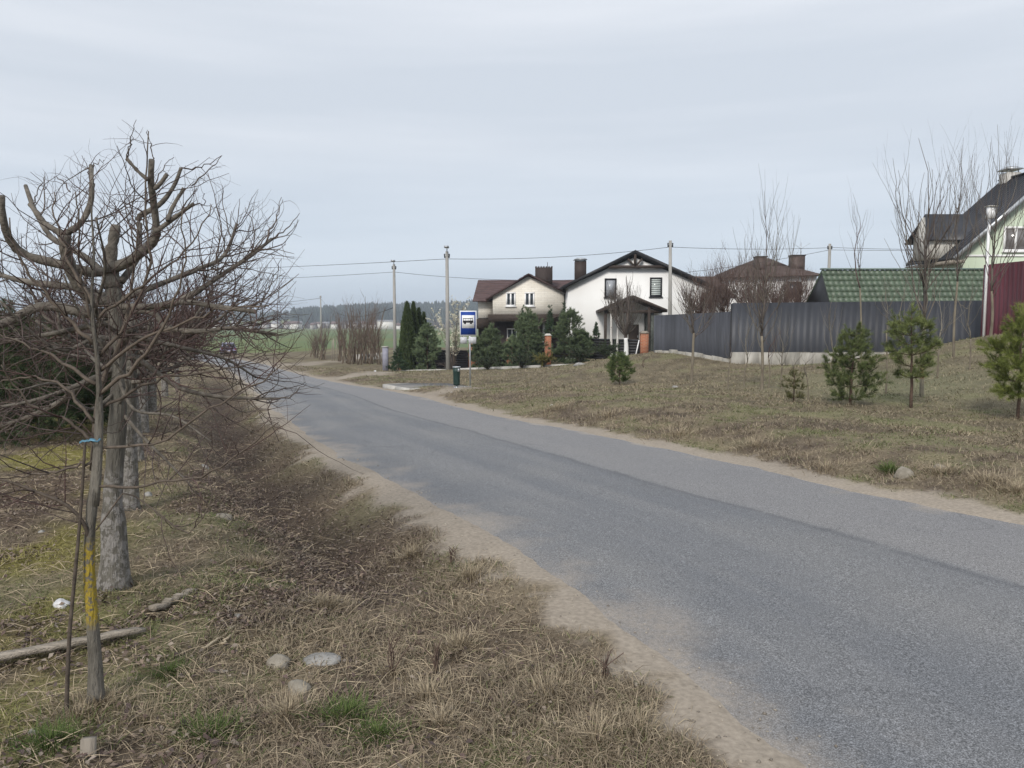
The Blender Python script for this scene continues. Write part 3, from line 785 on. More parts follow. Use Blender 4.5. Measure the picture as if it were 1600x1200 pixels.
window(h4, o, bx(1570, yw), bx(1627, yw), bz(393, yw), bz(354, yw), yw, M_PVC, glass_mat('curtained_glass', (.16, .15, .15), .1), .12, 2)
m = MB(); m.box(xe + .9, 37.0, yw - .06, yw - .004, bz(401, yw), bz(398, yw)); m.build('wall_band', M_PVC, h4, o)

h4.location.x -= .35
# --- fences
def corrugated(mb, a, b, z0, z1, pitch=.2, dep=.03, tint=None):
    """trapezoid sheet from a to b (xy), bottoms z0=(za,zb), tops z1"""
    a, b = np.array(a[:2], float), np.array(b[:2], float)
    Ln = np.linalg.norm(b - a); d = (b - a) / Ln; nr = np.array([d[1], -d[0]])
    s, off = [], []
    q = 0
    while q < Ln:
        for ds, of in ((0, 0), (.07, 0), (.1, 1), (.17, 1)):
            s.append(min(q + ds, Ln)); off.append(of * dep)
        q += pitch
    s.append(Ln); off.append(0)
    s = np.array(s); off = np.array(off)
    xy = a + d * s[:, None] + nr * off[:, None]
    t = s / Ln
    lo = np.column_stack([xy, z0[0] * (1 - t) + z0[1] * t]); hi = np.column_stack([xy, z1[0] * (1 - t) + z1[1] * t])
    n = len(s); i = np.arange(n - 1)
    back = np.array([-nr[0], -nr[1], 0]) * .02
    cc = None
    if tint is not None:
        tv = np.random.default_rng(17).uniform(.82, 1.2, 60)[(s / 1.15).astype(int)]; cc = np.tile(np.array(tint) * tv[:, None], (4, 1))
    mb.add(np.concatenate([lo, hi, lo + back, hi + back]), [np.stack([i, i + 1, n + i + 1, n + i], 1), np.stack([2 * n + i + 1, 2 * n + i, 3 * n + i, 3 * n + i + 1], 1), np.stack([n + i, n + i + 1, 3 * n + i + 1, 3 * n + i], 1)], cc)
    return mb
def fence_posts(root, o, a, b, z0, z1, n, mt, back=.12):
    a, b = np.array(a[:2], float), np.array(b[:2], float); d = unit(b - a); nr = np.array([d[1], -d[0]])
    for i in range(n):
        t = i / (n - 1); p = a + (b - a) * t - nr * back
        zz0, zz1 = z0[0] * (1 - t) + z0[1] * t - .7, z1[0] * (1 - t) + z1[1] * t
        MB().box(p[0] - .03, p[0] + .03, p[1] - .03, p[1] + .03, zz0, zz1 - .03).build('post', mt, root, o)
a, b = pt(1143.5, 505, 30.8), pt(1534, 505, 30.0)
o = np.array([a[0], a[1], gz(a[0], a[1])])
fr = thing('corrugated_fence', o, 'dark blue grey corrugated metal fence on a pale block footing', 'fence')
corrugated(MB(), a, b, (bz(550, 30.8), bz(550, 30)), (bz(473.5, 30.8), bz(469.5, 30)), .25, .011, (.036, .039, .048)).build('sheet', M_DARKF, fr, o)
m = MB(); L_ = b - a
for i in range(18):
    p, q = a + L_ * (i / 18.), a + L_ * ((i + 1) / 18. - .0012)
    jz = bz(551, 30.4) + rng.uniform(-.01, .01); jy = rng.uniform(-.012, .012)
    m.hexa([(p[0], p[1] - .1 + jy, jz - .8), (q[0], q[1] - .1 + jy, jz - .8), (q[0], q[1] + .2, jz - .8), (p[0], p[1] + .2, jz - .8)], [(p[0], p[1] - .1 + jy, jz), (q[0], q[1] - .1 + jy, jz), (q[0], q[1] + .2, jz), (p[0], p[1] + .2, jz)])
m.build('footing', M_FOOT, fr, o)
fence_posts(fr, o, a, b, (o[2], o[2]), (bz(473.5, 30.8), bz(470, 30)), 7, M_BLACKM)
a2, b2 = pt(1022, 505, 38), pt(1143, 505, 31.3)
o = np.array([b2[0], b2[1], gz(b2[0], b2[1])])
fr = thing('sheet_fence', o, 'plain grey metal sheet fence sloping away beside the white house porch', 'fence')
corrugated(MB(), a2, b2, (bz(550, 38), bz(560, 31.3)), (bz(493, 38), bz(487, 31.3)), .115, .006, (.055, .058, .07)).build('sheet', M_DARKF, fr, o)
fence_posts(fr, o, a2, b2, (gz(*a2[:2]), o[2]), (bz(493, 38), bz(487, 31.3)), 5, M_BLACKM)
m = MB()
for i in range(9):
    p = a2 + (b2 - a2) * (i / 9); q = a2 + (b2 - a2) * ((i + .98) / 9)
    z0, z1 = gz(p[0], p[1] - .2), gz(q[0], q[1] - .2); jj = rng.uniform(.08, .16)
    m.hexa([(p[0], p[1] - .35, z0 - .3), (q[0], q[1] - .35, z1 - .3), (q[0], q[1] - .12, z1 - .3), (p[0], p[1] - .12, z0 - .3)], [(p[0], p[1] - .33, z0 + jj), (q[0], q[1] - .33, z1 + jj), (q[0], q[1] - .14, z1 + jj), (p[0], p[1] - .14, z0 + jj)])
m.build('footing', M_FOOT, fr, o)
a3, b3 = pt(1533, 505, 28.6), pt(1690, 505, 24.2)
o = np.array([a3[0], a3[1], gz(a3[0], a3[1])])
fr = thing('maroon_fence', o, 'tall maroon metal sheet fence at the top of the grassy mound', 'fence')
corrugated(MB(), a3, b3, (bz(530, 28.6), bz(530, 24.2)), (bz(414, 28.6), bz(398, 24.2)), .2, .018, (.085, .02, .028)).build('sheet', M_DARKF, fr, o)
fence_posts(fr, o, a3, b3, (o[2], o[2]), (bz(414, 28.6), bz(398, 24.2)), 4, M_BLACKM)

# --- fence of dark slats between brick pillars, in front of the houses
pil = []
for (u, v0, v1, Yp, w, lab) in ((629, 541, 567, 54, .42, 'red brick fence pillar beside the row of thuja columns, small white box on it'),
                          (738, 532, 575, 52, .46, 'red brick fence pillar right behind the bus stop sign'),
                          (796, 528, 575, 50, .4, 'red brick fence pillar half hidden by bushy pines under the beige gable'),
                          (856, 522, 565, 48, .4, 'red brick fence pillar with buff cap between two tall pines'),
                          (1006, 518, 556, 42.5, .42, 'red brick fence pillar at the grey sheet fence by the white porch')):
    p = pt(u, 560, Yp); zg = gz(p[0], p[1]); zt = bz(v0, Yp)
    o = np.array([p[0], p[1], zg]); t = thing('fence_pillar', o, lab, 'pillar', 'brick pillars of the garden fence')
    MB().box(p[0] - w / 2, p[0] + w / 2, Yp - w / 2, Yp + w / 2, zg - .3, zt - .1).build('shaft', M_BRICKR, t, o)
    m = MB(); c = w / 2 + .05
    m.hexa([(p[0] - c, Yp - c, zt - .1 + .003), (p[0] + c, Yp - c, zt - .1 + .003), (p[0] + c, Yp + c, zt - .1 + .003), (p[0] - c, Yp + c, zt - .1 + .003)],
           [(p[0] - c * .5, Yp - c * .5, zt + .03), (p[0] + c * .5, Yp - c * .5, zt + .03), (p[0] + c * .5, Yp + c * .5, zt + .03), (p[0] - c * .5, Yp + c * .5, zt + .03)])
    m.build('cap', M_CONC2 if u == 856 else M_GREYWOOD, t, o)
    if u == 629: MB().box(p[0] - .02, p[0] + .14, Yp - w / 2 - .1, Yp - w / 2 - .004, zt - .95, zt - .72).build('post_box', M_PVC, t, o)
    pil.append((p[0], Yp, zg, zt))
labs = ('dark slat fence panel behind the blossoming shrub and thujas', 'dark slat fence panel behind the pine next to the bus stop sign', 'dark slat fence panel behind the tallest bushy pine', 'dark slat fence panel behind the twin birch stems')
for (p, q, lab) in zip(pil[:-1], pil[1:], labs):
    o = np.array([(p[0] + q[0]) / 2, (p[1] + q[1]) / 2, (p[2] + q[2]) / 2]); t = thing('slat_fence', o, lab, 'fence', 'slat panels of the garden fence')
    m = MB(); zt = min(p[3], q[3]) - .2
    zlo = (p[2] + q[2]) / 2 + .05; n = max(4, int((zt - zlo) / .14))
    for i in range(n):
        zz = zlo + (zt - zlo) * (i + .5) / n
        m.beam((p[0] + .24, p[1], zz), (q[0] - .24, q[1], zz), .03, .115)
    m.build('slats', M_BLACKM, t, o)
    MB().beam((p[0] + .24, p[1] + .05, (zlo + zt) / 2), (q[0] - .24, q[1] + .05, (zlo + zt) / 2), .03, (zt - zlo) * .9).build('backing', M_WOOD, t, o)

# --- low concrete kerb wall in front of the hedge
KW = np.array([pt(u, v, Y) for u, v, Y in ((593, 579, 51), (640, 578, 50.6), (697, 576.3, 50.2), (719, 575.3, 49.6), (760, 573.7, 48.4), (800, 572.2, 47), (850, 570, 45.6), (897, 568.3, 44.4))])
for rng_i, lab in (((0, 1), 'lower stretch of concrete kerb wall from the gate post to the lamp pole'), ((3, 4, 5, 6), 'upper stretch of concrete kerb wall behind the bus stop sign up to the boulder')):
    m = MB()
    for i in rng_i:
        p, q = KW[i], KW[i + 1]; n_ = max(1, int(np.linalg.norm(q - p) / 1.2))
        for k in range(n_):
            a_ = p + (q - p) * k / n_; c_ = p + (q - p) * (k + 1.0) / n_; j_ = np.array([0, 0, -.012])
            m.hexa([a_ + (0, -.1, -.9), c_ + (0, -.1, -.9), c_ + (0, .1, -.9), a_ + (0, .1, -.9)], [a_ + (0, -.1, 0) + j_ * (k % 2), c_ + (0, -.1, 0) + j_ * (k % 2), c_ + (0, .1, 0) + j_ * (k % 2), a_ + (0, .1, 0) + j_ * (k % 2)])
    tag(m.build('kerb_wall', M_CONC, None, KW[rng_i[0]]), lab, 'wall')
# square grey post / cabinet at the drive
p = gp(602.5, 50.3, 577); m = MB(); m.box(p[0] - .17, p[0] + .17, p[1] - .17, p[1] + .17, p[2] - .2, bz(541, 50.3) - .06)
t = thing('gate_post', p, 'square lilac grey gate post at the end of the kerb wall', 'post')
m.build('shaft', mat('lilac_grey_paint', (.24, .24, .29), .7, .15, 4), t, p)
MB().box(p[0] - .21, p[0] + .21, p[1] - .21, p[1] + .21, bz(541, 50.3) - .058, bz(541, 50.3)).build('cap', M_CONC, t, p)
# stone slab edging behind the bush row (pale low wall by the drive)
p = gp(552, 73, 560); q = gp(606, 71, 560)
m = MB(); m.hexa([p + (0, -.1, -.4), q + (0, -.1, -.4), q + (0, .1, -.4), p + (0, .1, -.4)], [p + (0, -.1, .45), q + (0, -.1, .6), q + (0, .1, .6), p + (0, .1, .45)])
tag(m.build('drive_wall', M_CONC, None, p), 'pale concrete wall seen through the bare thicket by the drive', 'wall')

# ------------------------------------------------------------------ poles and wires
M_POLE = mat('weathered_pole', (.24, .235, .22), .9, 0, 5, (.36, .35, .33), .4, 30, stretch=(1, 1, .2))
POLE = {}
def pole(u, vt, Y, lab, r=.14, lamp=False, vb=577, lean=0, off=0):
    p = gp(u, Y, vb); zt = bz(vt, Y)
    t = thing('utility_pole', p, lab, 'utility pole', 'concrete poles along the wire line')
    top = np.array([p[0] + lean, Y, zt])
    m = MB(); m.cyl(p - (0, 0, .5), top, r, r * .68, 10); m.build('shaft', M_POLE, t, p, True)
    m = MB(); m.beam(top + (-.18, -.02, -.35), top + (.18, -.02, -.35), .06, .1)
    for q in (-.15, .15): m.cyl(top + (q, -.02, -.3), top + (q, -.02, -.15), .035, .045, 8)
    m.build('bracket', M_BLACKM, t, p)
    if lamp:
        m = MB(); m.tubes(np.array([top + (0, 0, -.15), top + (.02, -.2, .12), top + (.05, -.5, .2)]), np.array([.03, .03, .03]), 6)
        m.box(top[0] - .1, top[0] + .18, Y - .95, Y - .45, zt + .16, zt + .28); m.build('street_lamp', M_METAL, t, p)
    POLE[u] = top + (0, 0, -.2)
    return t
pole(700, 393, 49.6, 'grey pole with lamp head standing by the kerb wall near the bus stop', .15, True, 577, -.02)
pole(617.5, 413, 62.5, 'grey pole with bent dark top beside the thuja row', .15, True, 572, 0)
pole(1047, 376, 50, 'grey pole in front of the white house behind the grey sheet fence', .14, False, 548, -.1)
pole(1291.5, 381, 58, 'dark pole rising behind the green shed roof', .15, False, 540)
pole(502, 462, 160, 'tiny distant pole against the wooded ridge', .17, False, 520)
def wire(mb, a, b, sag, n=16, r=.014):
    t = np.linspace(0, 1, n)[:, None]; P = a * (1 - t) + b * t; P[:, 2] -= (4 * t * (1 - t))[:, 0] * sag
    mb.tubes(P, np.full(n, r), 4)
    return mb
M_WIRE = mat('black_cable', (.03, .03, .035), .6, .1, 3)
A_, B_, C_, D_ = POLE[700], POLE[1047], POLE[1291.5], POLE[617.5]
def dz(p, v): return np.array([p[0], p[1], bz(v, p[1])])
lft = pt(230, 424, 66); lft2 = pt(230, 441, 72)
m = wire(MB(), dz(A_, 404.5), dz(B_, 386), .25); wire(m, dz(B_, 386), dz(C_, 387), .12); wire(m, dz(C_, 386.5), pt(1700, 379, 60), .3); wire(m, dz(A_, 404.5), lft, .1)
tag(m.build('overhead_cable', M_WIRE, None, A_), 'upper black cable strung between the poles past both gables', 'cable')
m = wire(MB(), dz(D_, 425), dz(C_, 390.5) + (0, 0, 0), 1.35); wire(m, dz(C_, 390.5), pt(1700, 388, 62), .1); wire(m, dz(D_, 425), lft2, .15)
tag(m.build('overhead_cable', M_WIRE, None, D_), 'lower sagging black cable running behind the house chimneys', 'cable')
E_ = POLE[502]
m = wire(MB(), dz(E_, 466), pt(300, 482, 150), .3, r=.03); wire(m, dz(E_, 466), dz(D_, 480), 2.0, r=.025)
tag(m.build('overhead_cable', M_WIRE, None, E_), 'thin far cable meeting the tiny distant pole', 'cable')
# ------------------------------------------------------------------ bus stop
p_s = gv(735, 603.5); Ys = p_s[1]
t = thing('bus_stop_sign', p_s, 'blue and white bus stop sign with a bus symbol on a thin pole', 'road sign')
M_BLUE = mat('sign_blue', (.012, .05, .27), .4, .06, 2, spec=.4); M_SIGNW = mat('sign_white', (.78, .79, .8), .4, .03, 2, spec=.4); M_SIGNK = mat('sign_black', (.015, .015, .018), .5, .1, 5)
xs0, xs1 = pt(718.3, 505, Ys)[0], pt(744.6, 505, Ys)[0]; zt, zb_ = bz(485.5, Ys), bz(524.5, Ys); xm = (xs0 + xs1) / 2
top = np.array([xm + .05, Ys + .04, zt - .05])
m = MB(); m.cyl(p_s - (0, 0, .3), top, .03, .03, 10); m.build('pole', M_METAL, t, p_s, True)
pl = MB().box(xs0, xs1, Ys - .012, Ys + .01, zb_, zt).build('plate', M_SIGNW, t, p_s)
m = MB(); e = .035; m.box(xs0 + e, xs1 - e, Ys - .016, Ys - .0125, zb_ + e, zt - e); m.build('blue_field', M_BLUE, pl, p_s)
wx0, wx1 = xs0 + .075, xs1 - .075; wz1 = zt - .155; wz0 = wz1 - (wx1 - wx0) * 1.03
MB().box(wx0, wx1, Ys - .020, Ys - .0165, wz0, wz1).build('white_square', M_SIGNW, pl, p_s)
m = MB(); cz = (wz0 + wz1) / 2 + .02; hw = (wx1 - wx0) * .42
yy0, yy1 = Ys - .024, Ys - .0205
m.box(xm - hw, xm + hw, yy0, yy1, cz - .055, cz + .02)                       # lower body
m.box(xm - hw + .01, xm + hw - .02, yy0, yy1, cz + .085, cz + .105)          # roof
for q in np.linspace(xm - hw + .01, xm + hw - .035, 6): m.box(q, q + .016, yy0, yy1, cz + .02, cz + .085)
for q in (xm - hw * .6, xm + hw * .55):
    th_ = np.linspace(0, 2 * math.pi, 13)[:-1]; m.prism([(q + .042 * math.cos(a), cz - .062 + .042 * math.sin(a)) for a in th_], yy0 - .001, yy1)
m.build('bus_symbol', M_SIGNK, pl, p_s)
for (ua, ub) in ((719.2, 729.3), (732.2, 744)):
    m = MB(); m.box(pt(ua, 505, Ys)[0], pt(ub, 505, Ys)[0], Ys - .014, Ys + .004, bz(537, Ys), bz(526.3, Ys)); m.build('timetable_plate', mat('grey_white_plate', (.5, .51, .53), .5, .15, 14), t, p_s)
for zz in (zt - .2, zb_ + .12, bz(531, Ys)): MB().box(xm - .12, xm + .2, Ys + .012, Ys + .035, zz - .02, zz + .02).build('clamp', M_METAL, t, p_s)

M_BINC = mat('dark_green_bin_paint', (.012, .035, .03), .5, .3, 6, spec=.4)
p_b = gv(713.5, 607.5); Yb_ = p_b[1]; ppm = F / Yb_
t = thing('litter_bin', p_b, 'dark green cylindrical litter bin with pale rim beside the bus stop sign', 'litter bin')
zb0, zb1 = bz(602, Yb_), bz(574, Yb_); r_ = 5.4 / ppm
m = MB(); nn = 18; th_ = np.arange(nn) * 2 * math.pi / nn
prof = [(r_ * .55, zb0), (r_ * .92, zb0 + .005), (r_ * .96, zb0 + .06), (r_, zb1 - .16), (r_ * 1.03, zb1 - .15), (r_ * 1.03, zb1), (r_ * .9, zb1), (r_ * .88, zb1 - .25), (.001, zb1 - .26)]
V = np.array([[(p_b[0] + r * math.cos(a), Yb_ + r * math.sin(a), z) for a in th_] for r, z in prof]); i = np.arange(nn); j = (i + 1) % nn
m.add(V.reshape(-1, 3), [np.concatenate([np.stack([q * nn + i, q * nn + j, (q + 1) * nn + j, (q + 1) * nn + i], 1) for q in range(len(prof) - 1)]), [tuple(range(nn - 1, -1, -1))]])
m.build('drum', M_BINC, t, p_b)
m = MB(); m.tubes(np.array([[(p_b[0] + r_ * 1.05 * math.cos(a), Yb_ + r_ * 1.05 * math.sin(a), zb1 + .01) for a in np.linspace(0, 2 * math.pi, 21)]]), np.full((1, 21), .018), 6); m.build('rim', M_METAL, t, p_b)
m = MB(); m.cyl(p_b - (0, 0, .2), (p_b[0], Yb_, zb0 + .02), .04, .04, 8); m.cyl(p_b - (0, 0, .05), p_b + (0, 0, .03), .14, .12, 12); m.build('foot', M_METAL, t, p_b)
m = MB(); m.box(p_b[0] + r_ * .4, p_b[0] + r_ * .9, Yb_ - r_ * 1.06, Yb_ - r_ * .8, zb1 - .13, zb1 - .03); m.build('ash_tray', M_METAL, t, p_b)

# waiting platform: kerbed paving slab
pz_ = float(zr(27.0)) + .15
def at_z(u, v, z):
    d = pt(u, v, 1.0); k = (z - CAMZ) / (d[2] - CAMZ); return np.array([d[0] * k, k, z])
PA = [at_z(u, v, pz_ + .02) for u, v in ((600, 600.5), (641, 607.5), (690, 606), (736, 603.5), (700, 598.8), (640, 598.6))]
m = MB(); n = len(PA)
lo = np.array([q - (0, 0, .6) for q in PA]); hi = np.array(PA)
i = np.arange(n); m.add(np.concatenate([lo, hi]), [[tuple(range(n, 2 * n))], np.stack([i, (i + 1) % n, n + (i + 1) % n, n + i], 1)])
o = PA[0].copy()
t = thing('bus_platform', o, 'low kerbed waiting platform of purple grey paving at the road edge', 'platform')
m.build('paving', brick_mat('purple_grey_pavers', (.30, .27, .29), (.26, .24, .26), (.2, .19, .18), 2.5, .5, .25, .02), t, o)
m = MB()
for a, b in ((0, 1), (1, 2), (2, 3), (0, 5)):
    a, b = PA[a], PA[b]; k = max(1, int(np.linalg.norm(b - a)))
    for s in range(k):
        p0 = a + (b - a) * s / k; p1 = a + (b - a) * (s + .985) / k
        m.beam(p0 - (0, 0, .13), p1 - (0, 0, .13), .11, .27)
m.build('kerb', M_CONC, t, o)

# ------------------------------------------------------------------ car far down the road
def build_car(o, ang):
    t = thing('car', o, 'violet grey hatchback car far down the road heading away', 'car')
    t.rotation_euler = (0, 0, ang)
    M_CAR = mat('violet_grey_paint', (.27, .25, .40), .3, .05, 2, spec=.6); M_TYRE = mat('tyre_rubber', (.015, .015, .016), .9, .2, 9); M_LAMP = mat('tail_lamp_red', (.3, .01, .012), .3, .1, 4)
    # stations along the length (rear at y=0), each a symmetric section: (half width low, z low), (mid), (shoulder), (roof)
    st = [(0.0, .70, .36, .80, .60, .76, .86, .70, .90), (0.12, .76, .28, .85, .6, .82, .92, .74, .96), (.7, .80, .24, .87, .62, .85, .93, .8, .97), (1.6, .82, .24, .88, .62, .86, .92, .8, .95),
          (2.6, .82, .24, .88, .62, .86, .90, .8, .93), (3.3, .80, .26, .86, .6, .82, .82, .72, .86), (3.85, .74, .30, .80, .55, .74, .70, .6, .74), (4.0, .6, .36, .66, .5, .6, .6, .45, .62)]
    R = []
    for (y, a, za, b, zb2, c, zc, d, zd2) in st:
        R.append([(-a, y, za), (-b, y, zb2), (-c, y, zc), (-d, y, zd2), (d, y, zd2), (c, y, zc), (b, y, zb2), (a, y, za)])
    V = np.array(R); n, k = V.shape[:2]; i = np.arange(k); j = (i + 1) % k
    m = MB(); m.add(V.reshape(-1, 3), [np.concatenate([np.stack([q * k + i, q * k + j, (q + 1) * k + j, (q + 1) * k + i], 1) for q in range(n - 1)]), [tuple(range(k)), tuple(range(n * k - 1, (n - 1) * k - 1, -1))]])
    st2 = [(.05, .74, .93, .70, .97), (.35, .78, .94, .62, 1.40), (1.0, .8, .93, .63, 1.47), (1.9, .8, .93, .62, 1.45), (2.75, .78, .92, .72, 1.0), (2.95, .74, .9, .72, .93)]
    V = np.array([[(-a, y, z0), (-b, y, z1), (b, y, z1), (a, y, z0)] for y, a, z0, b, z1 in st2]); i = np.arange(4); j = (i + 1) % 4
    m.add(V.reshape(-1, 3), [np.concatenate([np.stack([q * 4 + i, q * 4 + j, (q + 1) * 4 + j, (q + 1) * 4 + i], 1) for q in range(5)]), [(0, 1, 2, 3), (23, 22, 21, 20)]])
    body = m.build('body', M_CAR, t, smooth=False)
    MB().hexa([(-.66, .055, 1.0), (.66, .055, 1.0), (.6, .3, 1.37), (-.6, .3, 1.37)], [(-.66, .035, 1.02), (.66, .035, 1.02), (.6, .28, 1.39), (-.6, .28, 1.39)]).build('rear_window', M_GLASS, t)
    MB().hexa([(-.66, 2.72, 1.03), (.66, 2.72, 1.03), (.58, 1.95, 1.43), (-.58, 1.95, 1.43)], [(-.66, 2.75, 1.05), (.66, 2.75, 1.05), (.58, 1.98, 1.45), (-.58, 1.98, 1.45)]).build('windscreen', M_GLASS, t)
    for s in (-1, 1):
        MB().hexa([(s * .775, .6, 1.0), (s * .775, 2.5, 1.0), (s * .66, 1.95, 1.38), (s * .66, .75, 1.38)], [(s * .79, .6, 1.0), (s * .79, 2.5, 1.0), (s * .675, 1.95, 1.38), (s * .675, .75, 1.38)]).build('side_window', M_GLASS, t)
        MB().box(s * .73 - .1, s * .73 + .1, -.02, .1, .66, .84).build('tail_light', M_LAMP, t)
        for y in (.75, 3.15):
            w = MB().cyl((s * .72, y, .3), (s * .9, y, .3), .3, .3, 18).build('wheel', M_TYRE, t)
            MB().cyl((s * .86, y, .3), (s * .912, y, .3), .18, .17, 14).build('rim', M_METAL, w)
    MB().box(-.78, .78, -.07, .1, .36, .56).build('bumper', M_BLACKM, t)
    MB().box(-.26, .26, -.085, -.072, .42, .53).build('number_plate', M_SIGNW, t)
    return t
pc = gv(357, 559.5)
yc = 89.0; pc = np.array([pt(358, 559, yc)[0], yc, float(zr(yc)) + .03])
build_car(pc, math.radians(23))

# ------------------------------------------------------------------ bird house
p = gp(1537, 27.2, 520)
t = thing('bird_house', p, 'white nesting box on a tall white pole before the green house roof', 'bird house')
m = MB(); m.beam(p - (0, 0, .4), (p[0], p[1], bz(326, 27.2)), .07, .07, up=(0, 1, 0)); m.build('pole', M_PVC, t, p)
x0, x1 = bx(1535, 27), bx(1544.5, 27); m = MB(); m.prism([(x0, bz(341, 27)), (x1, bz(341, 27)), (x1, bz(324, 27)), (x0, bz(323, 27))], 26.9, 27.13); bb = m.build('box', M_PVC, t, p)
m = MB(); m.hexa([(x0 - .03, 26.82, bz(322.8, 27)), (x1 + .03, 26.82, bz(323.8, 27)), (x1 + .03, 27.16, bz(323.8, 27)), (x0 - .03, 27.16, bz(322.8, 27))], [(x0 - .03, 26.82, bz(321.8, 27)), (x1 + .03, 26.82, bz(322.8, 27)), (x1 + .03, 27.16, bz(322.8, 27)), (x0 - .03, 27.16, bz(321.8, 27))]); m.build('lid', M_CONC2, bb, p)
MB().cyl((bx(1540, 27), 26.895, bz(328.5, 27)), (bx(1540, 27), 26.93, bz(328.5, 27)), .022, k=10).build('entrance_hole', M_BLACKM, bb, p)

# ------------------------------------------------------------------ things lying on the verge
M_STONE = mat('field_stone', (.17, .15, .12), .95, 0, 9, (.34, .31, .26), .9, 30); M_STONE2 = mat('grey_stone', (.19, .185, .175), .95, 0, 11, (.36, .35, .33), .9, 30)
def rock(name, u, v, w, h, lab, mt, seed, flat=1.0, cat='stone', group='stones lying on the verges', Y=None):
    p = gv(u, v); s = p[1] / F; w, h = w * s * .88, h * s * .85
    r = np.random.default_rng(seed)
    bm_v = []
    nu, nv = 22, 14
    for i in range(nv):
        ph = math.pi * i / (nv - 1)
        for j in range(nu):
            th = 2 * math.pi * j / nu; bm_v.append((math.sin(ph) * math.cos(th), math.sin(ph) * math.sin(th), math.cos(ph)))
    v_ = np.array(bm_v)
    k = r.normal(size=(7, 3)); k = unit(k); dpl = np.ones(len(v_))
    for q in k: dpl = np.minimum(dpl, np.where(v_ @ q > .1, r.uniform(.68, .92) / np.maximum(v_ @ q, .1), 9))
    v_ = v_ * dpl[:, None] * (1 + .35 * (fbm(v_[:, 0] * 1.6 + seed, v_[:, 1] * 1.6 + v_[:, 2] * 1.3, seed)[:, None] - .5))
    V = v_ * np.array([w / 2 * 1.15, w / 2 * .9, h * .8]) + p + np.array([0, 0, h * .02])
    i = np.arange(nv - 1)[:, None] * nu; j = np.arange(nu)[None]; j2 = (j + 1) % nu
    m = MB(); m.add(V, [np.stack([i + j, i + nu + j, i + nu + j2, i + j2], -1).reshape(-1, 4)])
    return tag(m.build(name, mt, None, p, False), lab, cat, group)
rock('stone', 466, 1080, 42, 26, 'tan rounded stone lying in grass below the flat white stone', M_STONE, 1)
rock('stone', 502, 1036, 62, 13, 'flat whitish stone slab above the tan rounded stone', M_STONE2, 2)
rock('stone', 434, 1042, 42, 22, 'sloping brownish stone sunk in grass beside the flat white stone', M_STONE, 3)
rock('stone', 349, 811, 27, 15, 'pale angular stone beyond the ditch near the second trunk', M_STONE, 4)
rock('stone', 371, 967, 13, 9, 'small round pale stone near the split sticks', M_STONE2, 5)
rock('stone', 53, 1150, 18, 12, 'small bluish grey stone at the bottom corner by the wooden stake', M_STONE2, 6)
rock('boulder', 1411, 745, 32, 22, 'tan boulder on the roadside bank beside the green tuft', M_STONE, 7)
rock('boulder', 1468, 732, 22, 10, 'half buried stone in dry grass beyond the tan boulder', M_STONE, 17)
rock('boulder', 906, 571, 22, 7, 'grey boulder at the end of the kerb wall below the hedge', M_STONE2, 8)
rock('stone', 1055, 606, 10, 5, 'little white stone in the grass between young trees', M_STONE2, 9)
rock('stone', 318, 732, 16, 9, 'light stone lying in ditch grass beside the road', M_STONE2, 10)
rock('stone', 232, 775, 14, 8, 'white stone on the ground behind the third trunk', M_STONE2, 12)
rock('stone', 66, 835, 13, 8, 'small pale stone in mossy grass behind the young tree', M_STONE2, 13)
M_LITTER = mat('white_plastic_litter', (.55, .55, .56), .6, .4, 14)
rock('plastic_litter', 97, 948, 26, 15, 'crumpled white plastic scrap with dark hollow behind the thin stake', M_LITTER, 11, cat='litter', group='scraps of litter')
for (u, v, w, h, lab, sd) in ((818, 900, 11, 4, 'tiny white paper scrap on the sandy road shoulder', 21), (706, 615, 6, 3, 'white scrap of litter in front of the green bin', 22), (862, 634, 7, 3, 'white scrap lying on the far bank below the kerb wall', 23), (586, 580, 4, 2, 'white scrap by the end of kerb wall and gate post', 24)):
    rock('paper_litter', u, v, w, h, lab, M_LITTER, sd, cat='litter', group='scraps of litter')

def lay(name, pa, pb, w, h, lab, mt, cat, lift=.0, warp=.01, seed=0, group=None):
    a, b = gv(*pa), gv(*pb); a[2] += lift; b[2] += lift
    r = np.random.default_rng(seed); n = 14; t_ = np.linspace(0, 1, n)[:, None]
    C = a * (1 - t_) + b * t_; tn = unit(b - a); sd = unit(np.cross(tn, (0, 0, 1))); up = np.cross(sd, tn)
    C = C + up * (r.normal(0, warp, (n, 1)).cumsum(0) * .3) + sd * r.normal(0, warp * .4, (n, 1))
    ww = w / 2 * (1 + r.normal(0, .06, (n, 1))); hh = h * (1 + r.normal(0, .1, (n, 1)))
    ww[-1] *= .55; hh[-1] *= .6; ww[-2] *= .85
    V = np.stack([C - sd * ww, C + sd * ww, C + sd * ww * .93 + up * hh, C - sd * ww * .93 + up * hh], 1)
    i = np.arange(n - 1)[:, None] * 4; j = np.arange(4)[None]; j2 = (j + 1) % 4
    m = MB(); m.add(V.reshape(-1, 3), [np.stack([i + j, i + 4 + j, i + 4 + j2, i + j2], -1).reshape(-1, 4), [(0, 1, 2, 3), tuple(4 * n - 1 - q for q in range(4))]])
    return tag(m.build(name, mt, None, a), lab, cat, group)
M_OLDWOOD = mat('weathered_plank_wood', (.22, .19, .15), .95, 0, 14, (.46, .4, .33), 1.0, 60, stretch=(.35, 1.5, 3))
lay('plank', (-30, 1050), (228, 996), .062, .022, 'weathered grey plank lying across the grass behind the young tree', M_OLDWOOD, 'plank', .025, .003, 1)
lay('broken_branch', (236, 958), (308, 928), .05, .03, 'short broken grey branch on leaves right of the second trunk', M_OLDWOOD, 'branch', .01, .02, 2)
M_PALEWOOD = mat('split_pale_wood', (.45, .37, .26), .9, .2, 20)
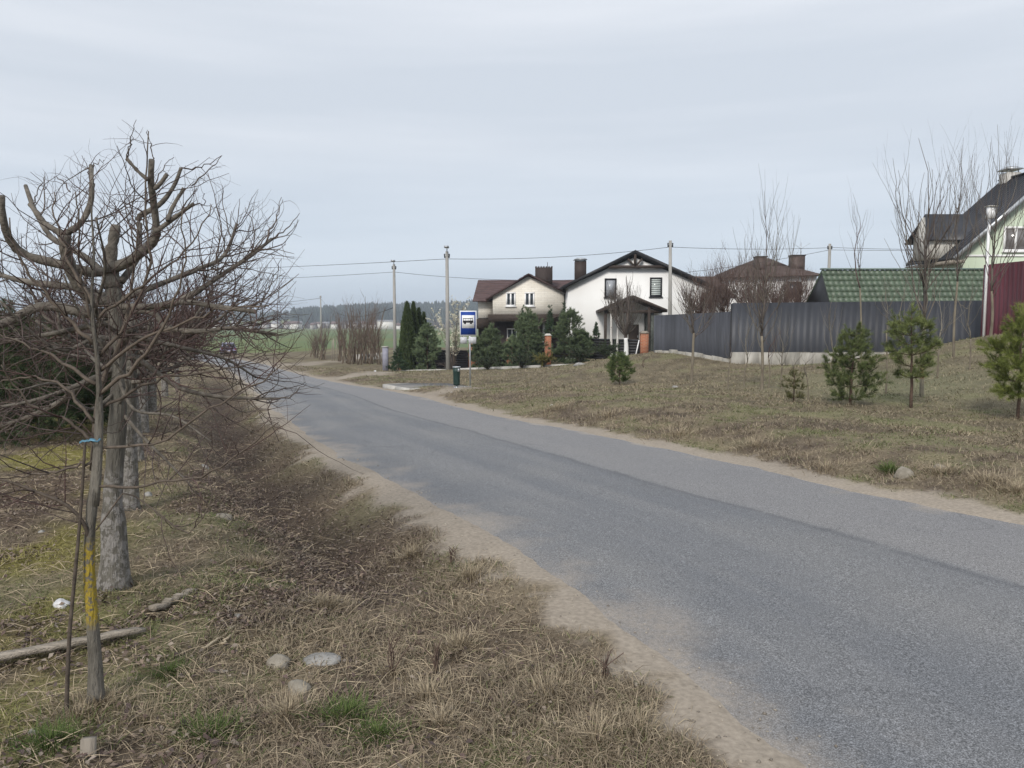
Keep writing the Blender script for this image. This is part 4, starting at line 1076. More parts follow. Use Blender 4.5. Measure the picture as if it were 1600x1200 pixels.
lay('stick', (318, 1022), (372, 984), .012, .01, 'longer of two pale split sticks lying in grass', M_PALEWOOD, 'stick', .02, .01, 3, 'sticks on the grass')
lay('stick', (348, 1012), (375, 988), .013, .01, 'shorter pale split stick under the longer one', M_PALEWOOD, 'stick', .012, .01, 4, 'sticks on the grass')
lay('stick', (318, 1060), (356, 1056), .014, .012, 'short dark stick below the two pale split sticks', M_GREYWOOD, 'stick', .01, .01, 5, 'sticks on the grass')
lay('stick', (370, 901), (405, 903), .01, .008, 'thin pale stick lying near the ditch above the split sticks', M_PALEWOOD, 'stick', .01, .008, 6, 'sticks on the grass')
lay('stick', (455, 943), (505, 962), .008, .008, 'thin straw coloured stick in the ditch side', M_PALEWOOD, 'stick', .02, .008, 8, 'sticks on the grass')
# stake end standing at the bottom of the picture
p = pt(130, 1195, 2.72); zg = gz(p[0], p[1])
m = MB(); m.hexa([(p[0] - .028, p[1] - .012, zg - .2), (p[0] + .028, p[1] - .012, zg - .2), (p[0] + .028, p[1] + .012, zg - .2), (p[0] - .028, p[1] + .012, zg - .2)], [(p[0] - .024, p[1] + .03, zg + .085), (p[0] + .026, p[1] + .03, zg + .09), (p[0] + .026, p[1] + .052, zg + .09), (p[0] - .024, p[1] + .052, zg + .085)])
tag(m.build('wooden_stake', M_GREYWOOD, None, (p[0], p[1], zg)), 'broken off grey wooden stake end in dead grass in front of the young tree', 'stake')

# ------------------------------------------------------------------ village beyond the field
M_VW = mat('village_wall', (.68, .66, .62), .9, .12, .2); M_VG = mat('village_grey_wall', (.4, .38, .36), .9, .15, .2); M_VR = mat('village_roof', (.16, .11, .1), .8, .3, .2); M_VR2 = mat('village_grey_roof', (.3, .3, .32), .7, .2, .2)
vr = np.random.default_rng(5)
vill = [(365, 8, 640, 0), (388, 10, 660, 1), (412, 9, 640, 0), (428, 9, 655, 1), (446, 7, 665, 0), (459, 13, 640, 1), (466, 8, 690, 1), (487, 5, 640, 0), (497, 8, 780, 1), (508, 9, 790, 0), (521, 8, 640, 1), (533, 14, 700, 0), (550, 12, 720, 1), (566, 9, 690, 0), (581, 10, 660, 1), (602, 26, 640, 1), (622, 12, 620, 1), (334, 11, 660, 1), (300, 12, 650, 0), (262, 13, 640, 1)]
for k, (u, w, Y, kind) in enumerate(vill):
    p = gp(u, Y, 512); p[2] += float(ridge(p[0], p[1])); ww = w * Y / F; hh = vr.uniform(3.0, 4.6); dp = vr.uniform(7, 10); rh = vr.uniform(1.8, 3.2)
    if w > 20: hh, rh = 6.5, 1.2
    t = thing('village_house', p, 'long pale building beyond the field, beside the thuja row' if w > 20 else 'tiny house in the far village strip beyond the green field', 'house', None if w > 20 else 'houses of the far village')
    MB().box(p[0] - ww / 2, p[0] + ww / 2, p[1], p[1] + dp, p[2] - 1, p[2] + hh).build('wall', M_VW if kind else M_VG, t, p)
    m = MB(); m.prism_x([(p[1] - .5, p[2] + hh + .01), (p[1] + dp + .5, p[2] + hh + .01), (p[1] + dp / 2, p[2] + hh + rh)], p[0] - ww / 2 - .5, p[0] + ww / 2 + .5); m.build('roof', M_VR if k % 3 else M_VR2, t, p)
# ------------------------------------------------------------------ bare trees
def resample(pl, n):
    pl = np.asarray(pl, float); d = np.concatenate([[0], np.cumsum(np.linalg.norm(np.diff(pl, axis=0), axis=1))])
    # Catmull-Rom through the joints
    P = np.concatenate([[2 * pl[0] - pl[1]], pl, [2 * pl[-1] - pl[-2]]]); t = np.linspace(0, d[-1], n); out = []
    for q in t:
        i = min(np.searchsorted(d, q, 'right') - 1, len(pl) - 2); u = (q - d[i]) / max(d[i + 1] - d[i], 1e-9)
        a, b, c, e = P[i], P[i + 1], P[i + 2], P[i + 3]
        out.append(.5 * ((2 * b) + (c - a) * u + (2 * a - 5 * b + 4 * c - e) * u * u + (3 * b - a - 3 * c + e) * u ** 3))
    return np.array(out)
def grow(r, P, R, n, lo, hi, r0, npts=6, out=1.0, fwd=.6, up=.3, trop=.05, wander=.12, tmin=.25, tmax=1.0, taper=.3, rmax=.7, bias=None):
    """n side shoots from the branches P,R"""
    P, R = np.asarray(P), np.asarray(R); T, m, _ = P.shape
    ln = np.linalg.norm(np.diff(P, axis=1), axis=2).sum(1); w = ln if bias is None else ln * bias; w = w / w.sum()
    k = r.choice(T, n, p=w); t = r.uniform(tmin, tmax, n) * (m - 1); i = np.minimum(t.astype(int), m - 2); f = (t - i)[:, None]
    pos = P[k, i] * (1 - f) + P[k, i + 1] * f; tan = unit(P[k, i + 1] - P[k, i]); rp = R[k, i] * (1 - f[:, 0]) + R[k, i + 1] * f[:, 0]
    q = r.normal(size=(n, 3)); q = unit(q - tan * (q * tan).sum(1, keepdims=True))
    d = unit(tan * fwd + q * out + np.array([0, 0, up])); L_ = r.uniform(lo, hi, n); st = (L_ / (npts - 1))[:, None]
    pts = [pos]
    for _ in range(npts - 1):
        pts.append(pts[-1] + d * st); d = unit(d + r.normal(0, wander, (n, 3)) + np.array([0, 0, trop]))
    ra = np.minimum(r0 * r.uniform(.75, 1.2, n), rp * rmax)
    return np.stack(pts, 1), ra[:, None] * np.linspace(1, taper, npts)[None]
BARK_T = np.array([.13, .105, .085]); TWIG_R = np.array([.085, .05, .045]); TWIG_G = np.array([.15, .135, .11]); TWIG_P = np.array([.095, .075, .07])
def tcol(r, n, a, b=None, s=.15):
    c = a * np.ones((n, 1)) if b is None else a + (b - a) * r.random((n, 1))
    return np.clip(c * r.normal(1, s, (n, 1)), .01, 1)
M_TWIG = mat('twig_bark', (1, 1, 1), .8, .3, 60, attr=True, spec=.2)

VM = ([-200, 0, 60, 130, 200, 240, 330, 440, 475, 520], [330, 290, 270, 240, 190, 200, 242, 305, 330, 700])
def under(P, R, Yp):
    tip = P[:, -1]; k = F / tip[:, 1]; uu = 800 + tip[:, 0] * k; vv = 505 - (tip[:, 2] - CAMZ) * k
    ok = vv > np.interp(uu, VM[0], VM[1]); return P[ok], R[ok]
# young tree at the front: thin trunk, lichen band, many wine-red shoots
r = np.random.default_rng(11)
bA = gp(150, 3.2, 1104)
zA = bA[2]
M_BARKA = mask_mat('young_bark_with_lichen', (.10, .09, .075), (.19, .175, .15), (.34, .25, .035), .33, .68, .47, 42)
TA = thing('young_tree', bA, 'young bare tree with yellow lichen band on its thin trunk, nearest to the camera', 'tree')
def pA(lst, Y0, Y1):
    n = len(lst); return np.array([pt(u, v, Y0 + (Y1 - Y0) * i / max(n - 1, 1)) for i, (u, v) in enumerate(lst)])
trunk = resample(pA([(150, 1112), (149, 1040), (144, 960), (139, 880), (143, 800), (150, 740), (153, 680), (155, 630)], 3.2, 3.2), 16)
m = MB(); m.tubes(trunk, np.interp(np.linspace(0, 1, 16), [0, .05, .12, .3, .7, 1], [.045, .033, .028, .025, .02, .013]) * (1 + .05 * r.normal(size=16)), 12)
s1 = resample(pA([(149, 790), (153, 740), (156, 650), (152, 560), (143, 480), (147, 400), (143, 330), (146, 262)], 3.2, 3.16), 16)
s2 = resample(pA([(145, 735), (150, 650), (162, 590), (186, 540), (200, 480), (212, 400), (216, 340)], 3.21, 3.3), 16)
s3 = resample(pA([(139, 850), (132, 820), (105, 790), (60, 770), (5, 750), (-40, 745)], 3.2, 3.05), 16)
m.tubes(s1, np.interp(np.linspace(0, 1, 16), [0, .25, .5, 1], [.016, .0145, .008, .002]), 8)
m.build('trunk', M_BARKA, TA, bA, True)
lim = [(s2, .013, .0025), (s3, .009, .004)]
for lst, Yb, r0 in (([(150, 760), (240, 755), (310, 745), (370, 715), (435, 660)], 2.95, .007), ([(152, 700), (250, 690), (330, 640), (400, 600), (440, 570)], 3.1, .007), ([(155, 640), (230, 600), (300, 585), (370, 575), (420, 560)], 3.4, .008),
                    ([(148, 690), (110, 660), (60, 640), (20, 600), (2, 570)], 3.0, .008), ([(150, 600), (90, 560), (40, 540), (5, 520)], 3.35, .009), ([(146, 720), (100, 735), (50, 745), (0, 742)], 3.05, .007),
                    ([(150, 540), (80, 470), (30, 400), (15, 340)], 3.0, .009), ([(148, 480), (112, 420), (90, 360), (85, 300)], 3.3, .008), ([(152, 620), (220, 560), (270, 480), (290, 400), (285, 330)], 3.0, .009),
                    ([(152, 560), (200, 500), (232, 420), (230, 330), (232, 205)], 3.25, .008), ([(150, 520), (130, 450), (122, 380), (118, 300)], 3.05, .006), ([(148, 830), (200, 770), (300, 830), (360, 690)], 3.3, .004),
                    ([(147, 660), (95, 600), (40, 590), (-20, 600)], 3.3, .008), ([(155, 580), (240, 520), (330, 490), (420, 478)], 3.0, .008), ([(152, 500), (240, 430), (300, 380), (330, 320)], 3.3, .007)):
    lim.append((resample(pA(lst, 3.2, Yb), 16), r0, .0022))
P1 = np.stack([l[0] for l in lim]); R1 = np.stack([np.linspace(l[1], l[2], 16) for l in lim])
P1[2:, 1:-1] += r.normal(0, .006, P1[2:, 1:-1].shape)
PP = np.concatenate([P1, s1[None]]); RR = np.concatenate([R1, np.linspace(.02, .006, 16)[None]])
P2, R2 = grow(r, PP, RR, 150, .18, .5, .0032, 9, .9, .75, .05, .03, .13, .1); P2, R2 = under(P2, R2, 3.2)
P3, R3 = grow(r, np.concatenate([P2, P1[:, :9]]), np.concatenate([R2, R1[:, :9]]), 300, .05, .22, .0019, 6, .9, .7, .1, .04, .2, .2); P3, R3 = under(P3, R3, 3.2)
m = MB(); m.tubes(P1, R1, 6, tcol(r, len(P1), BARK_T * .9)); m.build('limbs', M_TWIG, TA, bA, True)
m = MB(); m.tubes(P2, R2, 4, tcol(r, len(P2), TWIG_R, TWIG_P)); m.tubes(P3, R3, 3, tcol(r, len(P3), TWIG_R, TWIG_P)); m.build('twigs', M_TWIG, TA, bA, True)
# thin support stem leaning at the trunk, with a blue tie
sA = gp(101, 3.12, 1118)
m = MB(); m.tubes(resample([sA - (0, 0, .1), pt(108, 1000, 3.13), pt(117, 900, 3.14), pt(126, 800, 3.16), pt(133, 690, 3.17)], 12), np.linspace(.0095, .0055, 12), 7)
tag(m.build('tree_stake', mat('dark_stake_wood', (.085, .068, .055), .9, .4, 30), None, sA, True), 'thin dark wooden stake leaning beside the lichen banded young trunk', 'stake')
rb = pt(147, 688, 3.165)
m = MB(); w = [rb + (-.03, -.03, .004), rb + (-.005, -.034, .012), rb + (-.035, -.05, -.004), rb + (-.065, -.04, .006)]
m.add(np.array([q + d for q in [rb + (-.016, -.018, .003), rb + (-.026, -.024, .0), rb + (-.035, -.022, .002), rb + (-.047, -.026, -.006)] for d in ((0, 0, -.004), (0, 0, .004))]), [[(0, 2, 3, 1), (2, 4, 5, 3), (4, 6, 7, 5)]])
m.tubes(np.array([[rb + (.021 * math.cos(a), .021 * math.sin(a), .004 * math.sin(3 * a)) for a in np.linspace(0, 2 * math.pi, 13)]]), np.full((1, 13), .004), 4)
tag(m.build('blue_ribbon', mat('blue_tape', (.12, .26, .36), .5, .3, 30), None, rb), 'bright blue tape tied round the young trunk with a loose end', 'ribbon')

# pollarded tree behind it
r = np.random.default_rng(12)
bB = gp(178, 4.6, 924)
M_BARKB = mask_mat('pollard_bark_with_old_whitewash', (.085, .078, .066), (.175, .162, .138), (.24, .225, .21), -.2, .72, .5, 22)
M_LIMB = mat('pollard_limb_bark', (.07, .062, .052), .9, 0, 18, (.18, .16, .135), .6, 50)
TB = thing('pollarded_tree', bB, 'pollarded bare tree with thick sawn limbs and whitewashed lower trunk, second from the camera', 'tree')
def pB(lst, dy):
    n = len(lst); return np.array([pt(u, v, 4.6 + dy * (i / max(n - 1, 1)) ** 1.0) for i, (u, v) in enumerate(lst)])
tr = resample(pB([(178, 930), (179, 860), (176, 780), (182, 690), (186, 600), (184, 520), (178, 465), (176, 432)], 0.0), 18)
m = MB(); m.tubes(tr, np.interp(np.linspace(0, 1, 18), [0, .07, .3, .75, 1], [.125, .08, .06, .042, .042]) * (1 + .07 * r.normal(size=18)), 14)
m.build('trunk', M_BARKB, TB, bB, True)
LB = [([(183, 560), (150, 530), (100, 548), (50, 520), (0, 470)], -.55, .016, .005), ([(184, 610), (140, 640), (90, 600), (30, 610)], -.6, .014, .004), ([(178, 640), (200, 600), (160, 540), (120, 480), (100, 430)], -.5, .013, .004), ([(184, 590), (210, 640), (270, 650), (330, 690)], -.55, .012, .004), ([(184, 520), (150, 490), (165, 420), (150, 340)], -.6, .013, .005),
      ([(178, 425), (140, 425), (103, 415), (44, 400), (19, 381), (6, 350), (2, 306)], -.35, .030, .019),
      ([(178, 470), (150, 470), (125, 450), (106, 409), (100, 366)], -.3, .036, .03), ([(100, 366), (72, 350), (47, 319)], -.12, .017, .013), ([(100, 366), (125, 350), (141, 319), (144, 287)], -.1, .018, .014), ([(144, 287), (142, 259)], .0, .011, .009),
      ([(168, 422), (200, 409), (225, 391), (244, 369), (241, 325), (236, 284), (237, 250)], -.4, .036, .013), ([(231, 281), (216, 268), (198, 248)], -.4, .011, .009), ([(242, 295), (252, 285), (261, 272)], -.38, .012, .011),
      ([(215, 345), (219, 337), (250, 319), (272, 290), (283, 262)], -.1, .018, .009), ([(240, 365), (281, 334), (302, 319)], -.45, .014, .009), ([(262, 345), (269, 325), (287, 294)], -.2, .012, .009),
      ([(187, 487), (250, 481), (297, 462), (344, 431), (391, 400), (425, 373)], .3, .026, .008), ([(177, 450), (172, 405), (177, 378), (181, 352)], .05, .05, .024), ([(180, 480), (244, 478), (290, 472), (345, 480), (400, 487)], -.3, .022, .011),
      ([(180, 490), (125, 487), (78, 478), (41, 486), (12, 503), (-30, 515)], -.2, .034, .022), ([(187, 487), (237, 487), (259, 512), (287, 517), (331, 517), (362, 512), (431, 522)], -.25, .022, .007),
      ([(190, 560), (206, 556), (244, 581), (281, 606), (344, 620), (434, 623)], .25, .02, .007), ([(182, 580), (134, 597), (94, 628), (47, 650), (0, 666)], .2, .022, .012), ([(182, 575), (119, 603), (56, 625), (-20, 640)], -.3, .017, .008),
      ([(184, 540), (196, 528), (206, 512)], -.15, .03, .026), ([(186, 640), (230, 690), (260, 720), (300, 760)], -.1, .012, .005), ([(178, 440), (130, 400), (80, 370), (55, 330), (40, 290)], .5, .022, .012), ([(180, 470), (120, 450), (40, 440), (-30, 420)], .45, .025, .014),
      ([(184, 470), (260, 440), (310, 420), (350, 400), (370, 350)], .55, .02, .009), ([(186, 520), (270, 540), (350, 560), (400, 590)], .5, .016, .006), ([(182, 500), (90, 520), (30, 530), (-30, 545)], .4, .02, .01), ([(190, 440), (215, 400), (218, 350)], .3, .02, .016)]
Pl, Rl = [], []
for lst, dy, a, b in LB:
    if lst[0][0] < 180 or True:
        q = resample(pB(lst, dy), 14)
        if lst[0] in ((100, 366), (144, 287), (231, 281), (242, 295), (215, 345), (240, 365), (262, 345)):   # forks start where their parent stands
            base = {(100, 366): -.3, (144, 287): -.4, (231, 281): -.37, (242, 295): -.35, (215, 345): -.1, (240, 365): -.28, (262, 345): -.33}[lst[0]]
            q = resample(np.array([pt(u, v, 4.6 + base + (dy - base) * .5 * i / (len(lst) - 1)) for i, (u, v) in enumerate(lst)]), 14)
        Pl.append(q); Rl.append(np.linspace(a, b, 14))
Pl, Rl = np.stack(Pl), np.stack(Rl)
Rk = Rl * (1 + .09 * r.normal(size=Rl.shape)); Rk[:, -1] *= 1.12
m = MB(); m.tubes(Pl, Rk, 9); m.build('limbs', M_LIMB, TB, bB, True)
hgt_ = Pl[:, :, 2].mean(1) - bB[2]
P2, R2 = grow(r, Pl, Rl, 230, .15, .6, .0045, 10, .9, .85, -.02, .045, .14, .3, rmax=.5, bias=np.where(hgt_ > 2.0, .3, 1.0))
Q2, S2 = grow(r, Pl[16:], Rl[16:], 130, .2, .55, .0042, 10, .8, 1.0, -.1, .06, .14, .5, rmax=.6, bias=np.where(hgt_[16:] > 2.1, .25, 1.0)); P2, R2 = under(np.concatenate([P2, Q2]), np.concatenate([R2, S2]), 4.6)
XT = [[(283, 262), (310, 261), (347, 243)], [(300, 290), (322, 268), (346, 244)], [(237, 252), (236, 230), (231, 203)], [(198, 248), (204, 217), (213, 187)], [(199, 250), (203, 228), (206, 212)], [(425, 373), (450, 356), (468, 333)], [(400, 390), (428, 352), (440, 308)], [(415, 380), (436, 330), (442, 312)],
      [(144, 287), (141, 272), (128, 243)], [(142, 262), (150, 258), (162, 250)], [(434, 623), (455, 618), (479, 599)], [(110, 300), (100, 285), (84, 276)], [(48, 320), (62, 292), (70, 276)], [(362, 512), (400, 508), (450, 488)], [(400, 487), (420, 450), (440, 404)], [(241, 292), (258, 258), (272, 246)], [(391, 400), (398, 360), (384, 324)], [(330, 420), (352, 380), (362, 330)], [(434, 623), (420, 640), (436, 690)], [(300, 320), (318, 318), (320, 302)]]
X2 = np.stack([resample(pB(q, .1) + (0, 0, 0), 10) for q in XT]); X2[:, 1:-1] += r.normal(0, .006, (len(XT), 8, 3)); P2 = np.concatenate([P2, X2]); R2 = np.concatenate([R2, np.tile(np.linspace(.0045, .0017, 10), (len(XT), 1))])
P3, R3 = grow(r, np.concatenate([P2, P2[:, ::1]]), np.concatenate([R2, R2]), 1350, .06, .3, .0025, 7, .9, .8, .0, .03, .2, .15); P3, R3 = under(P3, R3, 4.6)
m = MB(); m.tubes(P2, R2, 4, tcol(r, len(P2), BARK_T * .85, TWIG_P)); m.tubes(P3, R3, 3, tcol(r, len(P3), TWIG_R, TWIG_P)); m.build('twigs', M_TWIG, TB, bB, True)

# the rest of the row, further along the verge
def pollard(name, base, h, spread, seed, lab, group, nl=15, n2=230, n3=750, thick=1.0):
    r = np.random.default_rng(seed); base = np.array(base)
    t = thing(name, base, lab, 'tree', group)
    trk = np.array([base + (0, 0, -.1), base + (r.normal(0, .02), 0, h * .25), base + (r.normal(0, .04), r.normal(0, .03), h * .5), base + (r.normal(0, .05), r.normal(0, .04), h * .72)])
    m = MB(); m.tubes(resample(trk, 14), np.interp(np.linspace(0, 1, 14), [0, .08, 1], [.1, .08, .06]) * thick, 12); m.build('trunk', M_BARKB, t, base, True)
    Pl, Rl = [], []
    for i in range(nl):
        a = i * 2.4 + r.normal(0, .3); hh = h * r.uniform(.42, .7); sp = spread * r.uniform(.7, 1.05); up = r.uniform(.05, .5)
        q0 = base + (0, 0, hh); d = np.array([math.cos(a), math.sin(a), 0])
        q = resample([q0, q0 + d * sp * .4 + (0, 0, up * .1), q0 + d * sp * .75 + (0, 0, up * .45), q0 + d * sp + (r.normal(0, .06), r.normal(0, .06), up * 1.0 + .05)], 12)
        Pl.append(q); Rl.append(np.linspace(.026, .01, 12) * thick)
    Pl, Rl = np.stack(Pl), np.stack(Rl)
    m = MB(); m.tubes(Pl, Rl, 7); m.build('limbs', M_LIMB, t, base, True)
    P2, R2 = grow(r, Pl, Rl, n2, .25, .8, .006, 8, .9, .8, .1, .05, .14, .3)
    P3, R3 = grow(r, P2, R2, n3, .12, .5, .0036, 6, .9, .8, .1, .05, .15, .15)
    m = MB(); m.tubes(P2, R2, 4, tcol(r, len(P2), TWIG_P, TWIG_R)); m.tubes(P3, R3, 3, tcol(r, len(P3), TWIG_R, TWIG_P)); m.build('twigs', M_TWIG, t, base, True)
    return t
for (u, v, Y, h, sp, sd, lab) in ((203, 792, 6.8, 2.35, 1.0, 21, 'pollarded bare tree third along the row, its mossy trunk right behind the whitewashed one'), (214, 735, 9.3, 2.45, 1.1, 22, 'pollarded bare tree fourth along the row, seen through the crowns before it'),
                               (224, 700, 12.2, 2.6, 1.2, 23, 'pollarded bare tree fifth along the row beside the ditch'), (238, 660, 16.5, 2.6, 1.05, 24, 'pollarded bare tree sixth along the row, reddish haze of twigs'), (258, 632, 22, 2.7, 1.0, 25, 'pollarded bare tree seventh along the row before the road bends'),
                               (278, 610, 30, 2.9, 1.0, 26, 'farthest pollarded bare tree of the row, close to the distant car')):
    pollard('pollarded_tree', gp(u, Y, v), h, sp, sd, lab, 'pollarded trees along the left verge', thick=1.0 if Y < 8 else 1.15, n2=230 if Y < 14 else 130, n3=750 if Y < 14 else 330)

# ------------------------------------------------------------------ evergreens
def needles(r, P, n, ln, w, tmin=.25, spread=.75, colr=None, fwd=.7, c0=np.array([.05, .075, .03]), c1=np.array([.11, .14, .05]), mb=None, upb=.15):
    T, m_, _ = P.shape
    k = r.integers(T, size=n); t = (tmin + (1 - tmin) * r.random(n) ** .75) * (m_ - 1); i = np.minimum(t.astype(int), m_ - 2); f = (t - i)[:, None]
    p = P[k, i] * (1 - f) + P[k, i + 1] * f; tan = unit(P[k, i + 1] - P[k, i])
    q = r.normal(size=(n, 3)); q = unit(q - tan * (q * tan).sum(1, keepdims=True))
    d = unit(tan * fwd + q * spread + np.array([0, 0, upb]) + r.normal(0, .1, (n, 3))); s = unit(np.cross(d, r.normal(size=(n, 3)))) * (w / 2)
    L_ = (ln * r.uniform(.65, 1.2, n))[:, None]
    V = np.stack([p - s, p + s, p + d * L_], 1).reshape(-1, 3)
    tone = np.clip(r.random(T)[k] * .6 + r.random(n) * .4, 0, 1)[:, None]
    c = c0 + (c1 - c0) * tone
    (mb or MB()).add(V, [np.arange(3 * n).reshape(-1, 3)], np.repeat(c, 3, 0))
def pine(base, h, wid, seed, lab, nn=9000, name='young_pine', ln=.075, nw=.006, c0=np.array([.06, .09, .04]), c1=np.array([.17, .21, .075]), bare=.12, cat='tree', group=None, gap=.33, sub=6, lean=0, up=.35, prof=None, part='crown'):
    r = np.random.default_rng(seed); base = np.array(base)
    t = thing(name, base, lab, cat, group)
    z = np.linspace(0, 1, 9); trk = base + np.stack([lean * z + r.normal(0, .012, 9) * h * z, r.normal(0, .012, 9) * h * z, z * h * .97], 1); trk[0, 2] -= .15
    m = MB(); m.tubes(trk, np.linspace(.022, .006, 9) * h ** .7, 7); m.build('trunk', mat('pine_bark', (.09, .06, .045), .9, .3, 20, bump=.4) if 'pine_bark' not in bpy.data.materials else bpy.data.materials['pine_bark'], t, base, True)
    Pl, Rl = [], []
    y = bare
    while y < .97:
        nb = r.integers(5, 8); a0 = r.uniform(0, 6.28); L0 = wid / 2 * ((1 - y) ** .7 * 1.05 + .1 if prof is None else prof(y)); L0 *= min(1.0, .55 + (y - bare) * 4)
        for q in range(nb):
            a = a0 + q * 2 * math.pi / nb + r.normal(0, .25); L_ = L0 * r.uniform(.55, 1.15); d = np.array([math.cos(a), math.sin(a), 0])
            p0 = np.array([np.interp(y, z, trk[:, i]) for i in range(3)]); uu = up * r.uniform(.6, 1.4)
            Pl.append(resample([p0, p0 + d * L_ * .5 + (0, 0, L_ * uu * .3), p0 + d * L_ + (0, 0, L_ * uu)], 7)); Rl.append(np.linspace(.006, .002, 7) * h ** .7)
        y += gap * r.uniform(.8, 1.2) / h * (1 - .45 * y)
    tip = trk[-3:]; Pl.append(resample(np.concatenate([tip, tip[-1:] + (0, 0, h * .06)]), 7)); Rl.append(np.full(7, .004))
    Pl, Rl = np.stack(Pl), np.stack(Rl)
    P2, R2 = grow(r, Pl, Rl, len(Pl) * int(sub * 1.5), wid * .07, wid * .2, .003, 5, .8, .8, .25, .08, .1, .35)
    PA_ = np.concatenate([Pl, resample_many(P2, 7)])
    m = MB(); m.tubes(Pl, Rl, 4, tcol(r, len(Pl), np.array([.09, .065, .045]))); m.tubes(P2, R2, 3, tcol(r, len(P2), np.array([.09, .07, .045])))
    needles(r, PA_, int(nn * 2.6), ln, nw * .72, .25, c0=c0, c1=c1, mb=m)
    m.build(part, M_COL, t, base); return t
def resample_many(P, n):
    m_ = P.shape[1]; t = np.linspace(0, m_ - 1, n); i = np.minimum(t.astype(int), m_ - 2); f = (t - i)[None, :, None]
    return P[:, i] * (1 - f) + P[:, i + 1] * f
def hgt(v0, Y, base): return bz(v0, Y) - base[2]
q = gp(968, 26, 604); pine(q, hgt(555, 26, q), 1.0, 31, 'small dense pine alone on the bank below the whitewashed trunk', 8000, ln=.085, nw=.012, gap=.18)
q = gp(1240, 16.5, 626); pine(q, hgt(580, 16.5, q), .62, 32, 'tiny straggly pine seedling over dark dead grass', 1600, ln=.07, nw=.007, gap=.2, c0=np.array([.06, .07, .03]), c1=np.array([.15, .14, .06]), sub=3)
q = gp(1328, 16, 632); pine(q, hgt(518, 16, q), 1.35, 33, 'dark young pine with dense low branches, left of the lopsided pine', 15000, ln=.085, nw=.007, gap=.24, c0=np.array([.06, .085, .035]), c1=np.array([.17, .2, .075]), bare=.1, lean=.05)
q = gp(1424, 15.5, 637); pine(q, hgt(490, 15.5, q), 1.25, 34, 'lopsided young pine on a bare stem before the orange marked tree', 9500, ln=.09, nw=.007, gap=.3, bare=.33, lean=-.08, prof=lambda y: .75 * (1 - y) ** .4 + .18, c0=np.array([.08, .11, .04]), c1=np.array([.22, .25, .09]))
q = gp(1590, 13.5, 657); pine(q, hgt(500, 13.5, q), 1.7, 35, 'bright yellow green young pine with long horizontal branches at the picture edge', 19000, ln=.095, nw=.0065, gap=.33, bare=.26, prof=lambda y: (1 - y) ** .75 * 1.05 + .1, up=.2, c0=np.array([.1, .13, .03]), c1=np.array([.23, .26, .075]))
# bushy pines and spruces of the hedge
HP = [(668, 511, 577, 52, 2.6, 41, 'round bushy dark pine in front of the thuja columns', .5), (768, 514, 572, 49.6, 2.6, 42, 'broad bushy pine just right of the bus stop sign', .5), (826, 488, 570, 47.6, 2.9, 43, 'tall bushy pine between two brick pillars under the beige gable', .55),
      (890, 486, 568, 45.6, 3.1, 44, 'tall feathery pine at the left corner of the white house', .6), (908, 520, 563, 45, 1.9, 45, 'low dark pine leaning to the right of the feathery pine', .5), (800, 530, 573, 48.2, 1.8, 46, 'low dark pine bush at the foot of the tall bushy pine', .5), (746, 532, 575, 50.4, 1.5, 47, 'small dark pine bush behind the sign pole and brick pillar', .5)]
for (u, v0, v1, Y, w, sd, lab, g) in HP:
    q = gp(u, Y, v1); w *= .76; k_ = 1.6 + .5 * ((sd * 37 % 11) / 10 - .4); pine(q, hgt(v0, Y, q), w, sd, lab, 22000, 'bushy_pine', .15, .017, np.array([.03, .048, .026]) * k_, np.array([.12, .15, .078]) * k_, .02, group='evergreens of the garden hedge', gap=.4, sub=7, prof=lambda y: (1 - y) ** .55 * .95 + .08, up=.5)
for (u, v0, v1, Y, w, sd, lab) in ((622, 546, 577, 50.4, 1.3, 51, 'small bluish spruce by the lilac grey gate post'), (818, 482, 520, 52, 1.2, 52, 'slim dark spruce tip behind the tall bushy pine'), (858, 482, 520, 52, 1.2, 53, 'slim dark spruce tip under the porch roof of the beige house'), (880, 478, 520, 52, 1.3, 54, 'slim dark spruce tip at the seam of both houses'), (931, 508, 545, 46, .8, 55, 'small pointed conifer in front of the white wall')):
    q = gp(u, Y, v1); pine(q, hgt(v0, Y, q), w, sd, lab, 6000, 'small_spruce', .1, .03, np.array([.03, .055, .03]), np.array([.085, .13, .065]), .02, group='evergreens of the garden hedge', gap=.22, sub=5, prof=lambda y: (1 - y) * 1.05 + .03, up=-.05)
